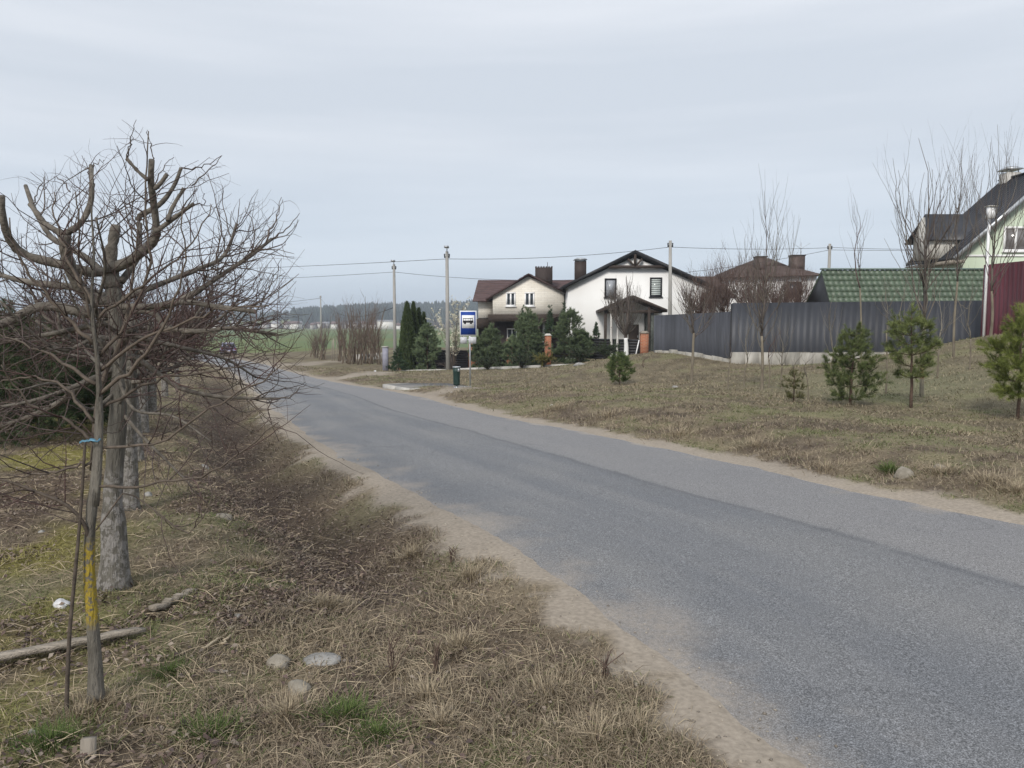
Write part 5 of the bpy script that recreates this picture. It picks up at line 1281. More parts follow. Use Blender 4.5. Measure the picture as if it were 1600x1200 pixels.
def thuja(u, v0, v1, Y, wpx, seed, lab):
    r = np.random.default_rng(seed); b = gp(u, Y, v1); h = hgt(v0, Y, b); w = wpx * Y / F / 2
    t = thing('thuja_column', b, lab, 'tree', 'thuja columns at the drive')
    m = MB(); m.cyl(b - (0, 0, .2), b + (0, 0, h * .8), .06, .02, 7); m.build('trunk', bpy.data.materials['pine_bark'], t, b)
    n = 9000; z = r.random(n) ** 1.15; a = r.uniform(0, 2 * math.pi, n); lob = 1 + .16 * np.sin(a * 4 + z * 5 + seed) + .12 * (fbm(a * 2, z * 9, seed) - .5) * 2
    rad = w * np.interp(z, [0, .08, .35, .7, .9, 1], [.75, .95, 1.0, .68, .3, .03]) * lob * (1 - .35 * r.random(n) ** 2)
    p = b + np.stack([rad * np.cos(a), rad * np.sin(a), z * h * .97], 1)
    d = unit(np.stack([np.cos(a) * .45, np.sin(a) * .45, np.full(n, 1.0)], 1) + r.normal(0, .25, (n, 3))); s = unit(np.cross(d, r.normal(size=(n, 3)))) * r.uniform(.025, .05, (n, 1)); L_ = r.uniform(.1, .22, (n, 1))
    V = np.stack([p - s, p + s, p + d * L_], 1).reshape(-1, 3); c = np.array([.025, .042, .016]) + (np.array([.085, .115, .04]) - np.array([.025, .042, .016])) * (r.random((n, 1)) * .6 + .4 * fbm(a * 3, z * 14, seed + 3)[:, None])
    m = MB(); m.add(V, [np.arange(3 * n).reshape(-1, 3)], np.repeat(c, 3, 0)); m.build('crown', M_COL, t, b)
thuja(637, 470, 575, 53.5, 22, 61, 'tallest thuja column, twin tipped, beside the bent topped pole')
thuja(647, 470, 575, 54.5, 17, 62, 'thuja column pressed close behind the tallest one')
thuja(655, 480, 575, 55.5, 16, 63, 'middle thuja column of the descending row')
thuja(663, 487, 575, 56.5, 14, 64, 'shortest thuja column at the low end of the row')
# dark conifers beyond the left verge
for (u, v0, v1, Y, w, sd, lab) in ((20, 492, 690, 10.8, 2.2, 71, 'dark spreading conifer behind the front tree at the picture edge'), (95, 505, 680, 12.5, 2.2, 72, 'dark conifer behind the whitewashed pollard, next to the picture edge one'), (-40, 470, 680, 13.5, 2.6, 73, 'tall dark conifer half outside the picture'), (150, 540, 670, 15.5, 2.2, 74, 'low dark conifer farther back along the pollard row'), (60, 480, 660, 18, 2.8, 75, 'dark conifer rising behind the other conifers of the left verge')):
    q = gp(u, Y, v1); pine(q, hgt(v0, Y, q), w, sd, lab, 14000, 'dark_conifer', .09, .014, np.array([.028, .045, .022]), np.array([.08, .11, .05]), .01, group='dark conifers beyond the left verge', gap=.25, sub=7, prof=lambda y: (1 - y) ** .6 * 1.0 + .05, up=-.05)

# ------------------------------------------------------------------ bare trees of the right bank
def whip_tree(name, b, h, seed, lab, trunk_h, nst, n2, n3, wid, r0, c=(TWIG_P, TWIG_G), trunkc=None, group=None, mtr=None, upr=.5, lo=.25, hi=.75, basal=False):
    r = np.random.default_rng(seed); b = np.array(b); t = thing(name, b, lab, 'tree', group)
    trk = resample([b - (0, 0, .1), b + (r.normal(0, .02), r.normal(0, .02), trunk_h * .5), b + (r.normal(0, .04), r.normal(0, .03), trunk_h)], 10)
    m = MB(); m.tubes(trk, np.linspace(1.15, .8, 10) * r0, 8); m.build('trunk', mtr or M_BARKW, t, b, True)
    Pl = []; Rl = []
    led = resample([trk[-1], trk[-1] + (r.normal(0, .05), r.normal(0, .04), (h - trunk_h) * .35), trk[-1] + (r.normal(0, .1), r.normal(0, .06), (h - trunk_h) * .7), trk[-1] + (r.normal(0, .12), 0, h - trunk_h)], 12)
    Pl.append(led); Rl.append(np.array([.8, .72, .64, .56, .47, .39, .32, .25, .2, .15, .12, .09]) * r0)
    for i in range(nst):
        a = i * 2.4 + r.normal(0, .4); f = r.random() ** 1.3 * (.45 if not basal else .06); s = wid / 2 * r.uniform(.35, 1.0) * (1 - .5 * f)
        z0 = trunk_h + f * (h - trunk_h) - (trunk_h * .3 if r.random() < .3 and not basal else 0)
        q0 = np.array([np.interp(z0 + b[2], np.concatenate([trk[:-1, 2], led[:, 2]]), np.concatenate([trk[:-1, k], led[:, k]])) for k in range(3)])
        top = z0 + (h - z0) * r.uniform(.45, .92); d = np.array([math.cos(a), math.sin(a), 0]) * s
        Pl.append(resample([q0, q0 + d * .5 + (0, 0, (top - z0) * .25), q0 + d * .85 + (0, 0, (top - z0) * .6), q0 + d * r.uniform(.85, 1.1) + (0, 0, top - z0)], 12)); Rl.append(np.linspace(.3, .08, 12) * r0 * (.5 if basal else 1))
    Pl, Rl = np.stack(Pl), np.stack(Rl); Pl[:, 1:] += np.cumsum(r.normal(0, .011 * h ** .5, Pl[:, 1:].shape), 1) * np.array([1, 1, .4])
    P2, R2 = grow(r, Pl, Rl, n2, h * lo * .4, h * hi * .4, r0 * .2, 8, .6, .8, upr, .09, .07, .05, .85, taper=.35)
    m = MB(); m.tubes(Pl, Rl, 5, tcol(r, len(Pl), c[0], c[1])); m.tubes(P2, R2, 4, tcol(r, n2, c[0], c[1]))
    if n3:
        P3, R3 = grow(r, P2, R2, n3, h * .03, h * .13, r0 * .12, 6, .6, .8, upr, .08, .1, .1); m.tubes(P3, R3, 3, tcol(r, n3, c[0], TWIG_R))
    m.build('crown', M_TWIG, t, b, True); return t
M_BARKW = mat('grey_young_bark', (.12, .1, .075), .9, 0, 9, (.24, .21, .16), .5, 30, stretch=(1, 1, .3))
M_BARKO = mask_mat('bark_with_orange_mark', (.13, .12, .09), (.24, .22, .17), (.36, .2, .12), .4, .72, .45, 14)
M_BIRCH = mask_mat('birch_bark', (.5, .48, .45), (.66, .65, .62), (.04, .035, .03), -.2, 9, .62, 9)
M_WHITEW = mask_mat('whitewashed_bark', (.1, .085, .07), (.18, .155, .13), (.74, .74, .73), -.3, 1.15, .1, 9)
GRW = 'slim bare trees of the right bank'
q = gp(1190, 20, 612); whip_tree('bare_tree', q, hgt(300, 20, q), 81, 'tall fan of straight bare shoots on a pale trunk in front of the corrugated fence', hgt(525, 20, q), 20, 80, 90, 1.9, .04, group=GRW, upr=.8)
q = gp(1080, 24, 599); whip_tree('bare_tree', q, hgt(425, 24, q), 82, 'low forked bare tree before the plain grey sheet fence', hgt(520, 24, q), 12, 60, 80, 1.9, .042, group=GRW)
q = gp(1440, 17, 627); whip_tree('bare_tree', q, hgt(218, 17, q), 83, 'tallest bare tree with orange paint mark on its trunk', hgt(510, 17, q), 18, 70, 70, 1.9, .043, group=GRW, mtr=M_BARKO, upr=.8)
q = gp(1345, 20, 600); whip_tree('bare_tree', q, hgt(300, 20, q), 84, 'single slim reddish stem rising behind the dark young pine', hgt(450, 20, q), 3, 14, 12, 0.5, .026, (TWIG_R * 1.3, TWIG_P), group=GRW, upr=.9)
q = gp(1547, 24, 530); whip_tree('bare_tree', q, hgt(195, 24, q), 85, 'bare birch like tree with very long shoots in front of the maroon fence', hgt(455, 24, q), 17, 60, 60, 2.3, .042, group=GRW, upr=.8)
q = gp(1490, 22, 560); whip_tree('bare_tree', q, hgt(215, 22, q), 86, 'slender bare tree between orange marked tree and maroon fence', hgt(440, 22, q), 13, 50, 45, 1.7, .033, group=GRW, upr=.8)
q = gp(1240, 17, 622); whip_tree('bare_sapling', q, hgt(540, 17, q), 87, 'knee high bare sapling beside the tiny pine seedling', hgt(590, 17, q), 3, 6, 0, .3, .012, group='bare saplings in the bank grass')
q = gp(1263, 17.2, 620); whip_tree('bare_sapling', q, hgt(545, 17, q), 88, 'thin bare sapling between seedling pine and dark pine', hgt(590, 17, q), 4, 6, 0, .3, .012, group='bare saplings in the bank grass')
q = gp(1138, 21, 603); whip_tree('bare_sapling', q, hgt(520, 21, q), 89, 'slim bare sapling standing at the corner of the two metal fences', hgt(560, 21, q), 3, 8, 0, .35, .018, group='bare saplings in the bank grass')
q = gp(1200, 20.5, 609); whip_tree('bare_sapling', q, hgt(505, 20, q), 90, 'reddish sapling leaning at the foot of the fan shaped tree', hgt(560, 20, q), 4, 8, 4, .7, .018, (TWIG_R * 1.3, TWIG_R), group='bare saplings in the bank grass')
q = gp(1385, 18, 600); whip_tree('bare_sapling', q, hgt(430, 18, q), 91, 'pale thin sapling spreading in front of the corrugated fence', hgt(520, 18, q), 5, 12, 8, 1.2, .02, (TWIG_G * 1.3, TWIG_G), group='bare saplings in the bank grass', upr=.2)
for (u_, v_, Y_, vt, nst_, wd_, sd_, lb_) in ((1163, 600, 22, 470, 4, .8, 95, 'pale bare sapling left of the fan shaped tree'), (1222, 603, 20, 480, 5, .9, 96, 'pale forked sapling right of the fan shaped tree'), (1300, 598, 21, 455, 5, 1.0, 97, 'pale bare sapling between the fan shaped tree and the dark pine'),
                                      (1465, 590, 19.5, 430, 6, 1.3, 98, 'spreading pale sapling at the foot of the mound'), (1515, 575, 20, 415, 5, 1.2, 99, 'pale sapling high on the mound before the maroon fence'), (1408, 585, 22, 400, 5, 1.0, 100, 'slim pale sapling behind the lopsided pine')):
    q = gp(u_, Y_, v_); whip_tree('bare_sapling', q, hgt(vt, Y_, q), sd_, lb_, hgt(vt, Y_, q) * .3, nst_, 16, 10, wd_, .022, (TWIG_G * 1.35, TWIG_G), group='bare saplings in the bank grass', upr=.35)
# twin birches and the whitewashed willow before the white house
q = gp(956, 43.5, 552); whip_tree('birch', q, hgt(452, 43.5, q), 92, 'white birch stem with fine twigs before the white house', hgt(490, 43.5, q), 7, 40, 120, 2.2, .07, (TWIG_G, TWIG_P), mtr=M_BIRCH, group='twin birch stems')
q = gp(964, 43.3, 552); whip_tree('birch', q, hgt(447, 43.3, q), 93, 'second white birch stem touching the whitewashed willow', hgt(495, 43.3, q), 6, 40, 110, 1.8, .06, (TWIG_G, TWIG_P), mtr=M_BIRCH, group='twin birch stems')
q = gp(978, 42.6, 556); whip_tree('willow', q, hgt(432, 42.6, q), 94, 'bushy bare willow with whitewashed trunk in front of the timber porch', hgt(528, 42.6, q), 34, 190, 260, 2.1, .13, (TWIG_P, TWIG_G), mtr=M_WHITEW, upr=.8, basal=True)
q = gp(992, 42.2, 556); m = MB(); m.cyl(q - (0, 0, .2), q + (.22, 0, .85), .035, .03, 7); tag(m.build('whitewashed_stake', M_PVC, None, q), 'short white leaning stake beside the whitewashed willow', 'stake')
# tangled crowns behind the fences
for (u, v0, Y, w, sd, lab) in ((1085, 430, 43, 2.8, 101, 'bare fruit tree behind the grey fence beside the pole'), (1128, 395, 46, 3.6, 102, 'dense bare tree between white house and hip roofed house'), (1165, 405, 42, 3.4, 103, 'brownish bare tree rising behind the corner of both fences'), (1205, 410, 44, 3.4, 104, 'dense brown bare tree in front of the hip roof'),
                              (1245, 420, 41, 3.0, 105, 'bare tree before the right end of the hip roofed house'), (1110, 420, 52, 3.0, 106, 'bare tree against the side roof of the white house'), (1185, 425, 38, 2.6, 107, 'low bushy bare tree just behind the corrugated fence'), (1225, 440, 38.5, 2.6, 108, 'low spreading bare tree before the hip roofed house wall')):
    q = gp(u, Y, 550); whip_tree('fruit_tree', q, hgt(v0, Y, q), sd, lab, 1.2, 18, 260, 1000, w, .08, (np.array([.10, .065, .055]), np.array([.15, .11, .09])), group='bare trees behind the metal fences', upr=.35, lo=.3, hi=.7)
# blossoming shrub at the pole
def blossom(b, h, w, seed, lab):
    r = np.random.default_rng(seed); t = thing('flowering_shrub', b, lab, 'shrub')
    st = []
    for i in range(16):
        a = r.uniform(0, 6.28); s = w / 2 * r.uniform(.2, 1); st.append(resample([b, b + (math.cos(a) * s * .4, math.sin(a) * s * .4, h * .4), b + (math.cos(a) * s, math.sin(a) * s, h * r.uniform(.65, 1))], 10))
    P = np.stack(st); R = np.tile(np.linspace(.022, .006, 10), (16, 1)); P2, R2 = grow(r, P, R, 130, .3, .9, .007, 7, .8, .7, .3, .05, .12, .2)
    m = MB(); m.tubes(P, R, 5, tcol(r, 16, BARK_T)); m.tubes(P2, R2, 3, tcol(r, 130, BARK_T)); m.build('branches', M_TWIG, t, b, True)
    n = 1000; k = r.integers(130, size=n); i = r.integers(2, 7, size=n); p = P2[k, i] + r.normal(0, .03, (n, 3)); V, Fc = [], []
    d = unit(r.normal(size=(n, 3)) + (0, 0, .8)); e = unit(np.cross(d, r.normal(size=(n, 3)))); f = np.cross(d, e); s = r.uniform(.035, .085, (n, 1))
    for a in range(3):
        c, sn = math.cos(a * 2.1), math.sin(a * 2.1); ax = e * c + f * sn; ay = -e * sn + f * c
        V.append(np.stack([p, p + ax * s * .6 - ay * s * .4 + d * s * .3, p + ax * s + d * s * .9, p + ax * s * .6 + ay * s * .4 + d * s * .3], 1))
    V = np.concatenate(V).reshape(-1, 3); cc = np.array([.6, .56, .4]) + (np.array([.82, .8, .7]) - np.array([.6, .56, .4])) * r.random((n, 1)); cc = np.repeat(np.tile(cc, (3, 1)), 4, 0)
    m = MB(); m.add(V, [np.arange(len(V)).reshape(-1, 4)], cc); m.build('blossom', M_COL, t, b)
q = gp(708, 51.6, 576); blossom(q, hgt(462, 50, q), 3.4, 111, 'leafless shrub with cream white blossom around the lamp pole')
# a few low conifers and dead shrubs under the hedge
for (u, v, Y, w, h, sd, lab) in ((850, 566, 45.2, 1.4, .55, 121, 'low yellowish shrub at the foot of the capped brick pillar'), (905, 562, 44, 2.4, .8, 122, 'low grey green creeping shrub by the boulder'), (700, 577, 50.5, 2.0, .6, 123, 'low reddish bare shrub at the foot of the lamp pole'), (762, 574, 47.2, 2.2, .7, 124, 'dark creeping juniper beside the sign pillar'), (946, 566, 40, 1.6, .6, 125, 'tuft like shrub on the knoll below the birches'), (815, 572, 46, 2.6, .8, 126, 'dark creeping juniper below the tall bushy pine')):
    r = np.random.default_rng(sd); b = gp(u, Y, v); st = []
    for i in range(26):
        a = r.uniform(0, 6.28); s = w / 2 * r.uniform(.3, 1); st.append(resample([b, b + (math.cos(a) * s * .5, math.sin(a) * s * .5, h * r.uniform(.5, .9)), b + (math.cos(a) * s, math.sin(a) * s, h * r.uniform(.5, 1.1))], 7))
    P = np.stack(st); P2, R2 = grow(r, P, np.tile(np.linspace(.012, .004, 7), (26, 1)), 120, .15, .5, .004, 5, .8, .7, .3)
    m = MB(); m.tubes(P2, R2, 3, tcol(r, 120, TWIG_P)); m.tubes(P, np.tile(np.linspace(.012, .004, 7), (26, 1)), 4, tcol(r, 26, BARK_T))
    if sd != 123: needles(r, np.concatenate([P2, P[:, ::1][:, :5]]), 5200, .09, .03, .1, mb=m, c0=np.array([.03, .045, .025]) if sd != 121 else np.array([.1, .1, .03]), c1=np.array([.07, .09, .05]) if sd != 121 else np.array([.2, .18, .06]))
    tag(m.build('low_shrub', M_COL, None, b), lab, 'shrub', 'low shrubs along the hedge')
# ------------------------------------------------------------------ bare thicket beside the field
r0_ = np.random.default_rng(131)
for k, (u, Y, v0, w) in enumerate([(497, 76, 497, 3.0), (506, 74, 493, 2.6), (489, 78, 512, 2.2), (541, 68, 475, 2.4), (549, 67, 470, 2.4), (556, 69, 466, 2.6), (563, 66, 468, 2.4), (570, 68, 464, 2.4), (577, 66, 466, 2.6), (585, 68, 470, 2.4), (591, 65, 480, 2.2), (567, 72, 478, 2.6), (582, 73, 476, 2.6), (533, 71, 490, 2.0)]):
    b = gp(u, Y, 566); r = np.random.default_rng(140 + k); h = hgt(v0, Y, b) * r.uniform(.8, 1.04); w *= 1.25; st = []
    for i in range(9):
        a = r.uniform(0, 6.28); s = w / 2 * r.uniform(.1, .9); st.append(resample([b + (r.normal(0, .25), r.normal(0, .25), -.1), b + (math.cos(a) * s * .5, math.sin(a) * s * .5, h * .45), b + (math.cos(a) * s, math.sin(a) * s, h * r.uniform(.45, 1))], 10))
    P = np.stack(st); R = np.tile(np.linspace(.04, .012, 10), (9, 1)); P2, R2 = grow(r, P, R, 60, .5, 1.6, .016, 7, .6, .8, .5, .05, .08, .2); P3, R3 = grow(r, P2, R2, 130, .2, .8, .01, 5, .6, .8, .4)
    if k < 3: lab, g = 'small bare greyish shrub at the far end of the thicket by the field', 'bare shrubs at the field end'
    else: lab, g = 'tall bare brown shrub in the thicket between field and drive', 'bare shrubs of the roadside thicket'
    t = thing('bare_shrub', b, lab, 'shrub', g)
    m = MB(); m.tubes(P, R, 5, tcol(r, 9, np.array([.15, .115, .085]))); m.build('stems', M_TWIG, t, b, True)
    m = MB(); m.tubes(P2, R2, 3, tcol(r, 60, np.array([.15, .108, .085]))); m.tubes(P3, R3, 3, tcol(r, 130, np.array([.13, .095, .09]))); m.build('twigs', M_TWIG, t, b, True)
for k, u in enumerate(np.linspace(519, 537, 6)):
    b = gp(float(u), 72, 560); m = MB(); m.cyl(b - (0, 0, .2), b + (rng.normal(0, .03), 0, 1.9 + .2 * (k % 2)), .055, .045, 7)
    tag(m.build('fence_post', M_GREYWOOD, None, b), 'thin grey wooden post in the row between two clumps of bare shrubs', 'post', 'thin wooden posts by the field')
# ------------------------------------------------------------------ wooded ridge and far tree line
def wood(name, n, fx, seed, label, c0, c1, h0, h1):
    r = np.random.default_rng(seed); x, y = fx(r, n); g = G(x, y) + ridge(x, y); h = r.uniform(h0, h1, n) * (.8 + .5 * fbm(x * .02, y * .02, seed)); k = 6
    w = h * r.uniform(.13, .24, n); prof = [(.05, .55), (.25, 1.0), (.55, .85), (.8, .5), (1.0, .06)]
    th = np.arange(k) * 2 * math.pi / k; V = []
    for (z, s) in prof: V.append(np.stack([np.stack([x + w * s * r.uniform(.6, 1.35, n) * math.cos(a), y + w * s * math.sin(a), g + h * z * (1 + r.normal(0, .03, n))], -1) for a in th], 1))
    V = np.stack(V, 1); L_ = len(prof); b = (np.arange(n) * L_ * k)[:, None, None]; i = np.arange(L_ - 1)[None, :, None] * k; j = np.arange(k)[None, None]; j2 = (j + 1) % k
    c = c0 + (c1 - c0) * r.random((n, 1)); m = MB(); m.add(V.reshape(-1, 3), [np.stack([b + i + j, b + i + j2, b + i + k + j2, b + i + k + j], -1).reshape(-1, 4)], np.repeat(c, L_ * k, 0))
    o = m.build(name, M_COL); tag(o, None, None, None, 'stuff'); o['label'] = label; o['category'] = 'forest'
def f1(r, n):
    y = 850 + 420 * r.random(n) ** 1.3; u = r.uniform(-.285, .12, n); x = u * y; return x, y
def f2(r, n):
    y = r.uniform(1000, 1300, n); u = r.uniform(-.75, -.27, n); return u * y, y
def f3(r, n):
    y = r.uniform(660, 760, n); u = r.uniform(-.7, .0, n); return u * y, y
wood('forest', 3600, f1, 151, 'dark wooded ridge on the horizon beyond the field', np.array([.022, .034, .03]), np.array([.045, .06, .045]), 11, 17)
wood('far_forest', 1500, f2, 152, 'lower paler woodland on the horizon behind the village', np.array([.03, .04, .034]), np.array([.055, .065, .05]), 9, 14)
wood('village_trees', 420, f3, 153, 'bare brown trees among the far village houses', np.array([.07, .06, .055]), np.array([.11, .09, .08]), 3, 8)
# ------------------------------------------------------------------ grass, leaf litter, grit
def blades(mb, r, x, y, ln, wd, col, el_lo, el_hi, z=None, curl=.5, az=None):
    n = len(x); z = G(x, y, True) if z is None else z
    az = r.uniform(0, 2 * math.pi, n) if az is None else az; el = r.uniform(el_lo, el_hi, n)
    h = np.stack([np.cos(az), np.sin(az), 0 * az], 1); sd = np.stack([-np.sin(az), np.cos(az), 0 * az], 1)
    tw = r.uniform(-.9, .9, n)[:, None]; sd = sd * np.cos(tw) + np.array([0, 0, 1.0]) * np.sin(tw)
    p0 = np.stack([x, y, z - .004], 1); e = el[:, None]; L_ = ln[:, None]; w = wd[:, None] / 2
    p1 = p0 + (h * np.cos(e) + np.array([0, 0, 1.0]) * np.sin(e)) * L_ * .55
    e2 = e - curl * r.uniform(.2, 1.6, (n, 1)); p2 = p1 + (h * np.cos(e2) + np.array([0, 0, 1.0]) * np.sin(e2)) * L_ * .45
    V = np.stack([p0 - sd * w, p0 + sd * w, p1 + sd * w * .8, p1 - sd * w * .8, p2], 1).reshape(-1, 3)
    b = np.arange(n)[:, None] * 5
    mb.add(V, [b + np.array([[0, 1, 2, 3]]), b + np.array([[3, 2, 4]])], np.repeat(col, 5, 0))
def field_pts(r, n, r0, r1, a0=-44, a1=44):
    rr = r0 * (r1 / r0) ** r.random(n); a = np.radians(r.uniform(a0, a1, n)); return rr * np.sin(a), rr * np.cos(a), rr
r = np.random.default_rng(201)
x, y, rr = field_pts(r, 620000, 2.3, 62)
dl, dr, sand, green, moss, ditch, field, n1, n2, n3 = ground_masks(x, y)
ok = ((dl > .05) | (dr > .05)) & (r.random(len(x)) > sand * 1.06 + .0) & (field < .5)
clump = fbm(x * 2.3, y * 2.3, 301); ok &= r.random(len(x)) < (.35 + 1.1 * sstep(clump, .35, .7)) * (1 - .88 * ditch) * (1 - .75 * litter_mask(x, y, dl))
x, y, rr, dl, dr, sand, green, moss, ditch, n1, n2 = (q[ok] for q in (x, y, rr, dl, dr, sand, green, moss, ditch, n1, n2)); clump = clump[ok]
n = len(x)
gcol = ground_col(x, y)
dry = lerp(np.array([.16, .127, .092]), np.array([.42, .355, .25]), r.random(n) ** 1.7) * (.7 + .6 * r.random((n, 1)))
left_in = sstep(dl, 1.8, 2.6); isg = (r.random(n) < np.clip(green * .85 + .12 + .04 * (dr > 1.5), 0, 1)) & (ditch < .4)
grn = lerp(np.array([.085, .108, .045]), np.array([.185, .19, .09]), r.random(n))
c = np.where(isg[:, None], grn, dry * .62 + gcol * .55)
c = lerp(c, np.array([.25, .235, .07]) * (.7 + .6 * r.random((n, 1))), moss * .7)
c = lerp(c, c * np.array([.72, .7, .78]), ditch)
right = dr > 0
ln = r.uniform(.022, .075, n) * (1 + .7 * sstep(clump, .5, .75)) * np.where(isg, .75, 1.0) * (1 - .4 * left_in) * np.where(right, 1.15, 1.0) * (1 + rr / 90)
bank = right & (dr < 3.2) & (dr > .5); ln = np.where(bank, ln * 1.05, ln)
wd = (.0022 + .00042 * rr) * r.uniform(.7, 1.3, n)
mb = MB(); blades(mb, r, x, y, ln, wd, np.clip(c, .01, 1), .08, 1.15, curl=.8)
# matted dead stalks lying flat, near the camera only
xs, ys, r2 = field_pts(r, 42000, 2.3, 14); m_ = ground_masks(xs, ys); ok = (m_[0] > .3) & (r.random(len(xs)) > m_[2])
xs, ys, r2 = xs[ok], ys[ok], r2[ok]; n = len(xs)
c = lerp(np.array([.22, .17, .12]), np.array([.52, .43, .3]), r.random(n) ** 1.6)
blades(mb, r, xs, ys, r.uniform(.07, .22, n), (.0024 + .0003 * r2) * r.uniform(.7, 1.2, n), c, .0, .4, curl=.25)
# tall tufts
tufts = [(668, 1085, .2, .11, 420, 0), (690, 1130, .22, .09, 320, 0), (612, 1050, .14, .08, 200, 0), (150, 1112, .22, .09, 700, 0), (120, 1130, .18, .08, 400, 0), (230, 1130, .25, .08, 350, 0), (735, 905, .14, .1, 420, 0), (640, 870, .2, .09, 380, 0), (1470, 740, .3, .13, 300, 0), (1545, 758, .4, .13, 500, 0), (1590, 770, .4, .12, 500, 0),
         (1390, 738, .13, .15, 320, 1), (930, 1160, .25, .1, 500, 0), (720, 1010, .16, .1, 380, 0), (510, 950, .2, .12, 420, 0), (540, 1120, .18, .09, 600, 1), (330, 1150, .2, .08, 600, 1), (590, 1150, .16, .08, 500, 1), (80, 1170, .22, .09, 600, 1), (265, 1055, .12, .07, 350, 1), (450, 1120, .2, .1, 500, 0), (860, 1090, .25, .1, 500, 0), (400, 880, .25, .1, 350, 0), (1000, 1150, .2, .08, 300, 0), (1180, 700, .5, .14, 300, 0), (1290, 735, .5, .12, 280, 0), (870, 640, .7, .17, 300, 0), (950, 650, .7, .17, 300, 0), (1060, 680, .6, .15, 300, 0)]
for (u, v, sp, hh, nb, g) in tufts:
    p = gv(u, v); a = r.uniform(0, 6.28, nb); q = np.abs(r.normal(0, .5, nb)) * sp; xx, yy = p[0] + q * np.cos(a), p[1] + q * np.sin(a)
    c = lerp(np.array([.19, .15, .105]), np.array([.42, .355, .25]), r.random(nb)) if not g else lerp(np.array([.05, .085, .025]), np.array([.13, .165, .055]), r.random(nb))
    blades(mb, r, xx, yy, hh * r.uniform(.5, 1.2, nb), (.0024 + .0003 * p[1]) * r.uniform(.7, 1.3, nb), c, .5, 1.5, curl=.6, az=a + r.normal(0, .5, nb))
gr = mb.build('grass', M_GRASSY); tag(gr, kind='stuff'); gr['label'] = 'matted dry grass with green patches on both verges'; gr['category'] = 'grass'

# fallen leaves
x, y, rr = field_pts(r, 95000, 2.4, 22, -44, 8); m_ = ground_masks(x, y); lt = litter_mask(x, y, m_[0])
ok = (m_[0] > .3) & (r.random(len(x)) < .06 + .8 * lt + .8 * m_[5]) & (r.random(len(x)) > m_[2] * .9)
x, y, rr = x[ok], y[ok], rr[ok]; n = len(x); z = G(x, y, True) + r.uniform(.002, .03, n)
a = r.uniform(0, 6.28, n); s = r.uniform(.007, .018, n)[:, None]; d = np.stack([np.cos(a), np.sin(a), r.normal(0, .35, n)], 1); e = np.stack([-np.sin(a), np.cos(a), r.normal(0, .35, n)], 1)
p = np.stack([x, y, z], 1); up = np.array([0, 0, 1.0])
V = np.stack([p - d * s, p + e * s * .6 + up * s * r.uniform(0, .5, (n, 1)), p + d * s * 1.1, p - e * s * .6 + up * s * r.uniform(0, .5, (n, 1))], 1).reshape(-1, 3); b = np.arange(n)[:, None] * 4
c = np.array([[.12, .085, .075], [.17, .13, .105], [.22, .17, .13], [.24, .2, .165], [.085, .065, .06]])[r.integers(5, size=n)] * r.uniform(.75, 1.25, (n, 1))
mb = MB(); mb.add(V, [b + np.array([[0, 1, 2]]), b + np.array([[0, 2, 3]])], np.repeat(c, 4, 0))
o = mb.build('fallen_leaves', M_GRASSY); tag(o, kind='stuff'); o['label'] = 'brown fallen leaves among the grass and in the ditch'; o['category'] = 'leaves'

# grit on the sandy shoulders and pebbles in the grass
x, y, rr = field_pts(r, 24000, 2.4, 26); m_ = ground_masks(x, y)
ok = ((m_[0] > -.35) | (m_[1] > -.25)) & ((m_[0] > 0) | (m_[1] > 0) | (r.random(len(x)) < .5)) & (r.random(len(x)) < m_[2] * .5 + .04)
x, y, rr = x[ok], y[ok], rr[ok]; n = len(x); s = np.exp(r.normal(math.log(.0038), .5, n))[:, None] * (1 + rr[:, None] / 25); rz = np.maximum(G(x, y, True), np.where((m_[0][ok] < 0) & (m_[1][ok] < 0), zr(y) + .01, -99))
oc = np.array([(1, 0, 0), (-1, 0, 0), (0, 1, 0), (0, -1, 0), (0, 0, .7), (0, 0, -.7)], float)
V = np.stack([x, y, rz], 1)[:, None] + oc[None] * s[:, None] * r.uniform(.6, 1.4, (n, 6, 1)); b = np.arange(n)[:, None] * 6; fc = [(0, 2, 4), (2, 1, 4), (1, 3, 4), (3, 0, 4), (2, 0, 5), (1, 2, 5), (3, 1, 5), (0, 3, 5)]
c = lerp(np.array([.16, .14, .12]), np.array([.45, .4, .33]), r.random(n))
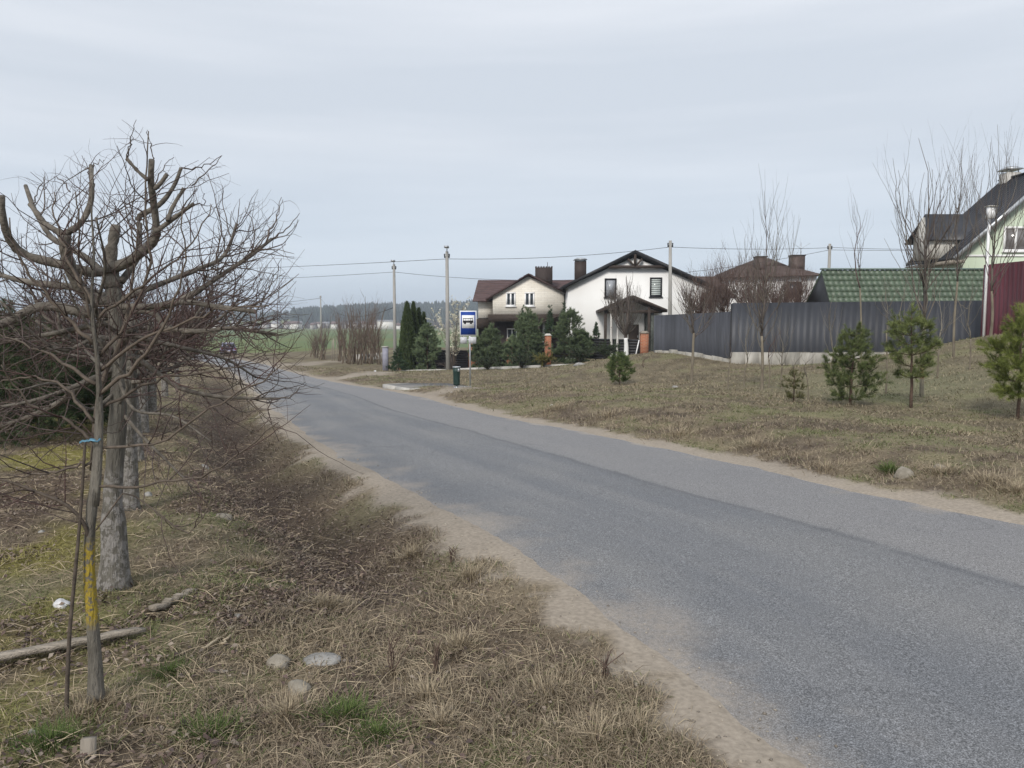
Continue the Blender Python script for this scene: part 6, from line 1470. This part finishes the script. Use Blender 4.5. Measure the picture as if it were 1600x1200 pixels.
mb = MB(); mb.add(V.reshape(-1, 3), [b + np.array([f]) for f in fc], np.repeat(c, 6, 0))
o = mb.build('gravel', M_GRASSY); tag(o, kind='stuff'); o['label'] = 'scattered grit and pebbles along the sandy road edges'; o['category'] = 'gravel'

# thin dead weeds standing by the ditch
M_WEED = mat('dead_weed', (.11, .075, .06), .9, .3, 30)
for k, (u, v, h, lab) in enumerate([(612, 1052, .16, 'dark forked dead weed stems standing beside the ditch'), (682, 1048, .14, 'dark leaning weed stem behind the tall straw tuft'), (945, 1068, .13, 'thin dead weed at the edge of the sandy shoulder'), (705, 880, .1, 'small dead weed on the sandy shoulder by the road'), (360, 712, .35, 'dead brush clump in the ditch near the last trunks'), (1005, 575, .5, 'dry bush twigs on the bank left of the forked tree')]):
    p = gv(u, v); r = np.random.default_rng(430 + k); st = np.stack([resample([p - (0, 0, .02), p + (r.normal(0, h * .12), r.normal(0, h * .1), h * .5), p + (r.normal(0, h * .3), r.normal(0, h * .2), h * r.uniform(.8, 1.1))], 7) for _ in range(5)])
    R = np.tile(np.linspace(.0032, .0018, 7) * (1 + p[1] * .04), (5, 1)); P2, R2 = grow(r, st, R, 10, h * .15, h * .45, .002 * (1 + p[1] * .04), 5)
    m = MB(); m.tubes(st, R, 4); m.tubes(P2, R2, 3); tag(m.build('dead_weed', M_WEED, None, p), lab, 'weed', 'dead weeds on the verges')

# ------------------------------------------------------------------ haze
M_HAZE = bpy.data.materials.new('haze_air'); M_HAZE.use_nodes = True
nt = M_HAZE.node_tree; nt.nodes.remove(nt.nodes['Principled BSDF'])
pv = nt.nodes.new('ShaderNodeVolumePrincipled'); pv.inputs['Color'].default_value = (.80, .88, .99, 1); pv.inputs['Density'].default_value = .00045; pv.inputs['Anisotropy'].default_value = 0.0
nt.links.new(pv.outputs[0], nt.nodes['Material Output'].inputs['Volume'])
mb = MB().box(-4100, 4100, -70, 5600, float(GZ.min()) - 1, 62)
hz = mb.build('haze', M_HAZE); tag(hz, kind='stuff'); hz['label'] = 'thin bluish haze over the far wooded ridge'; hz['category'] = 'haze'
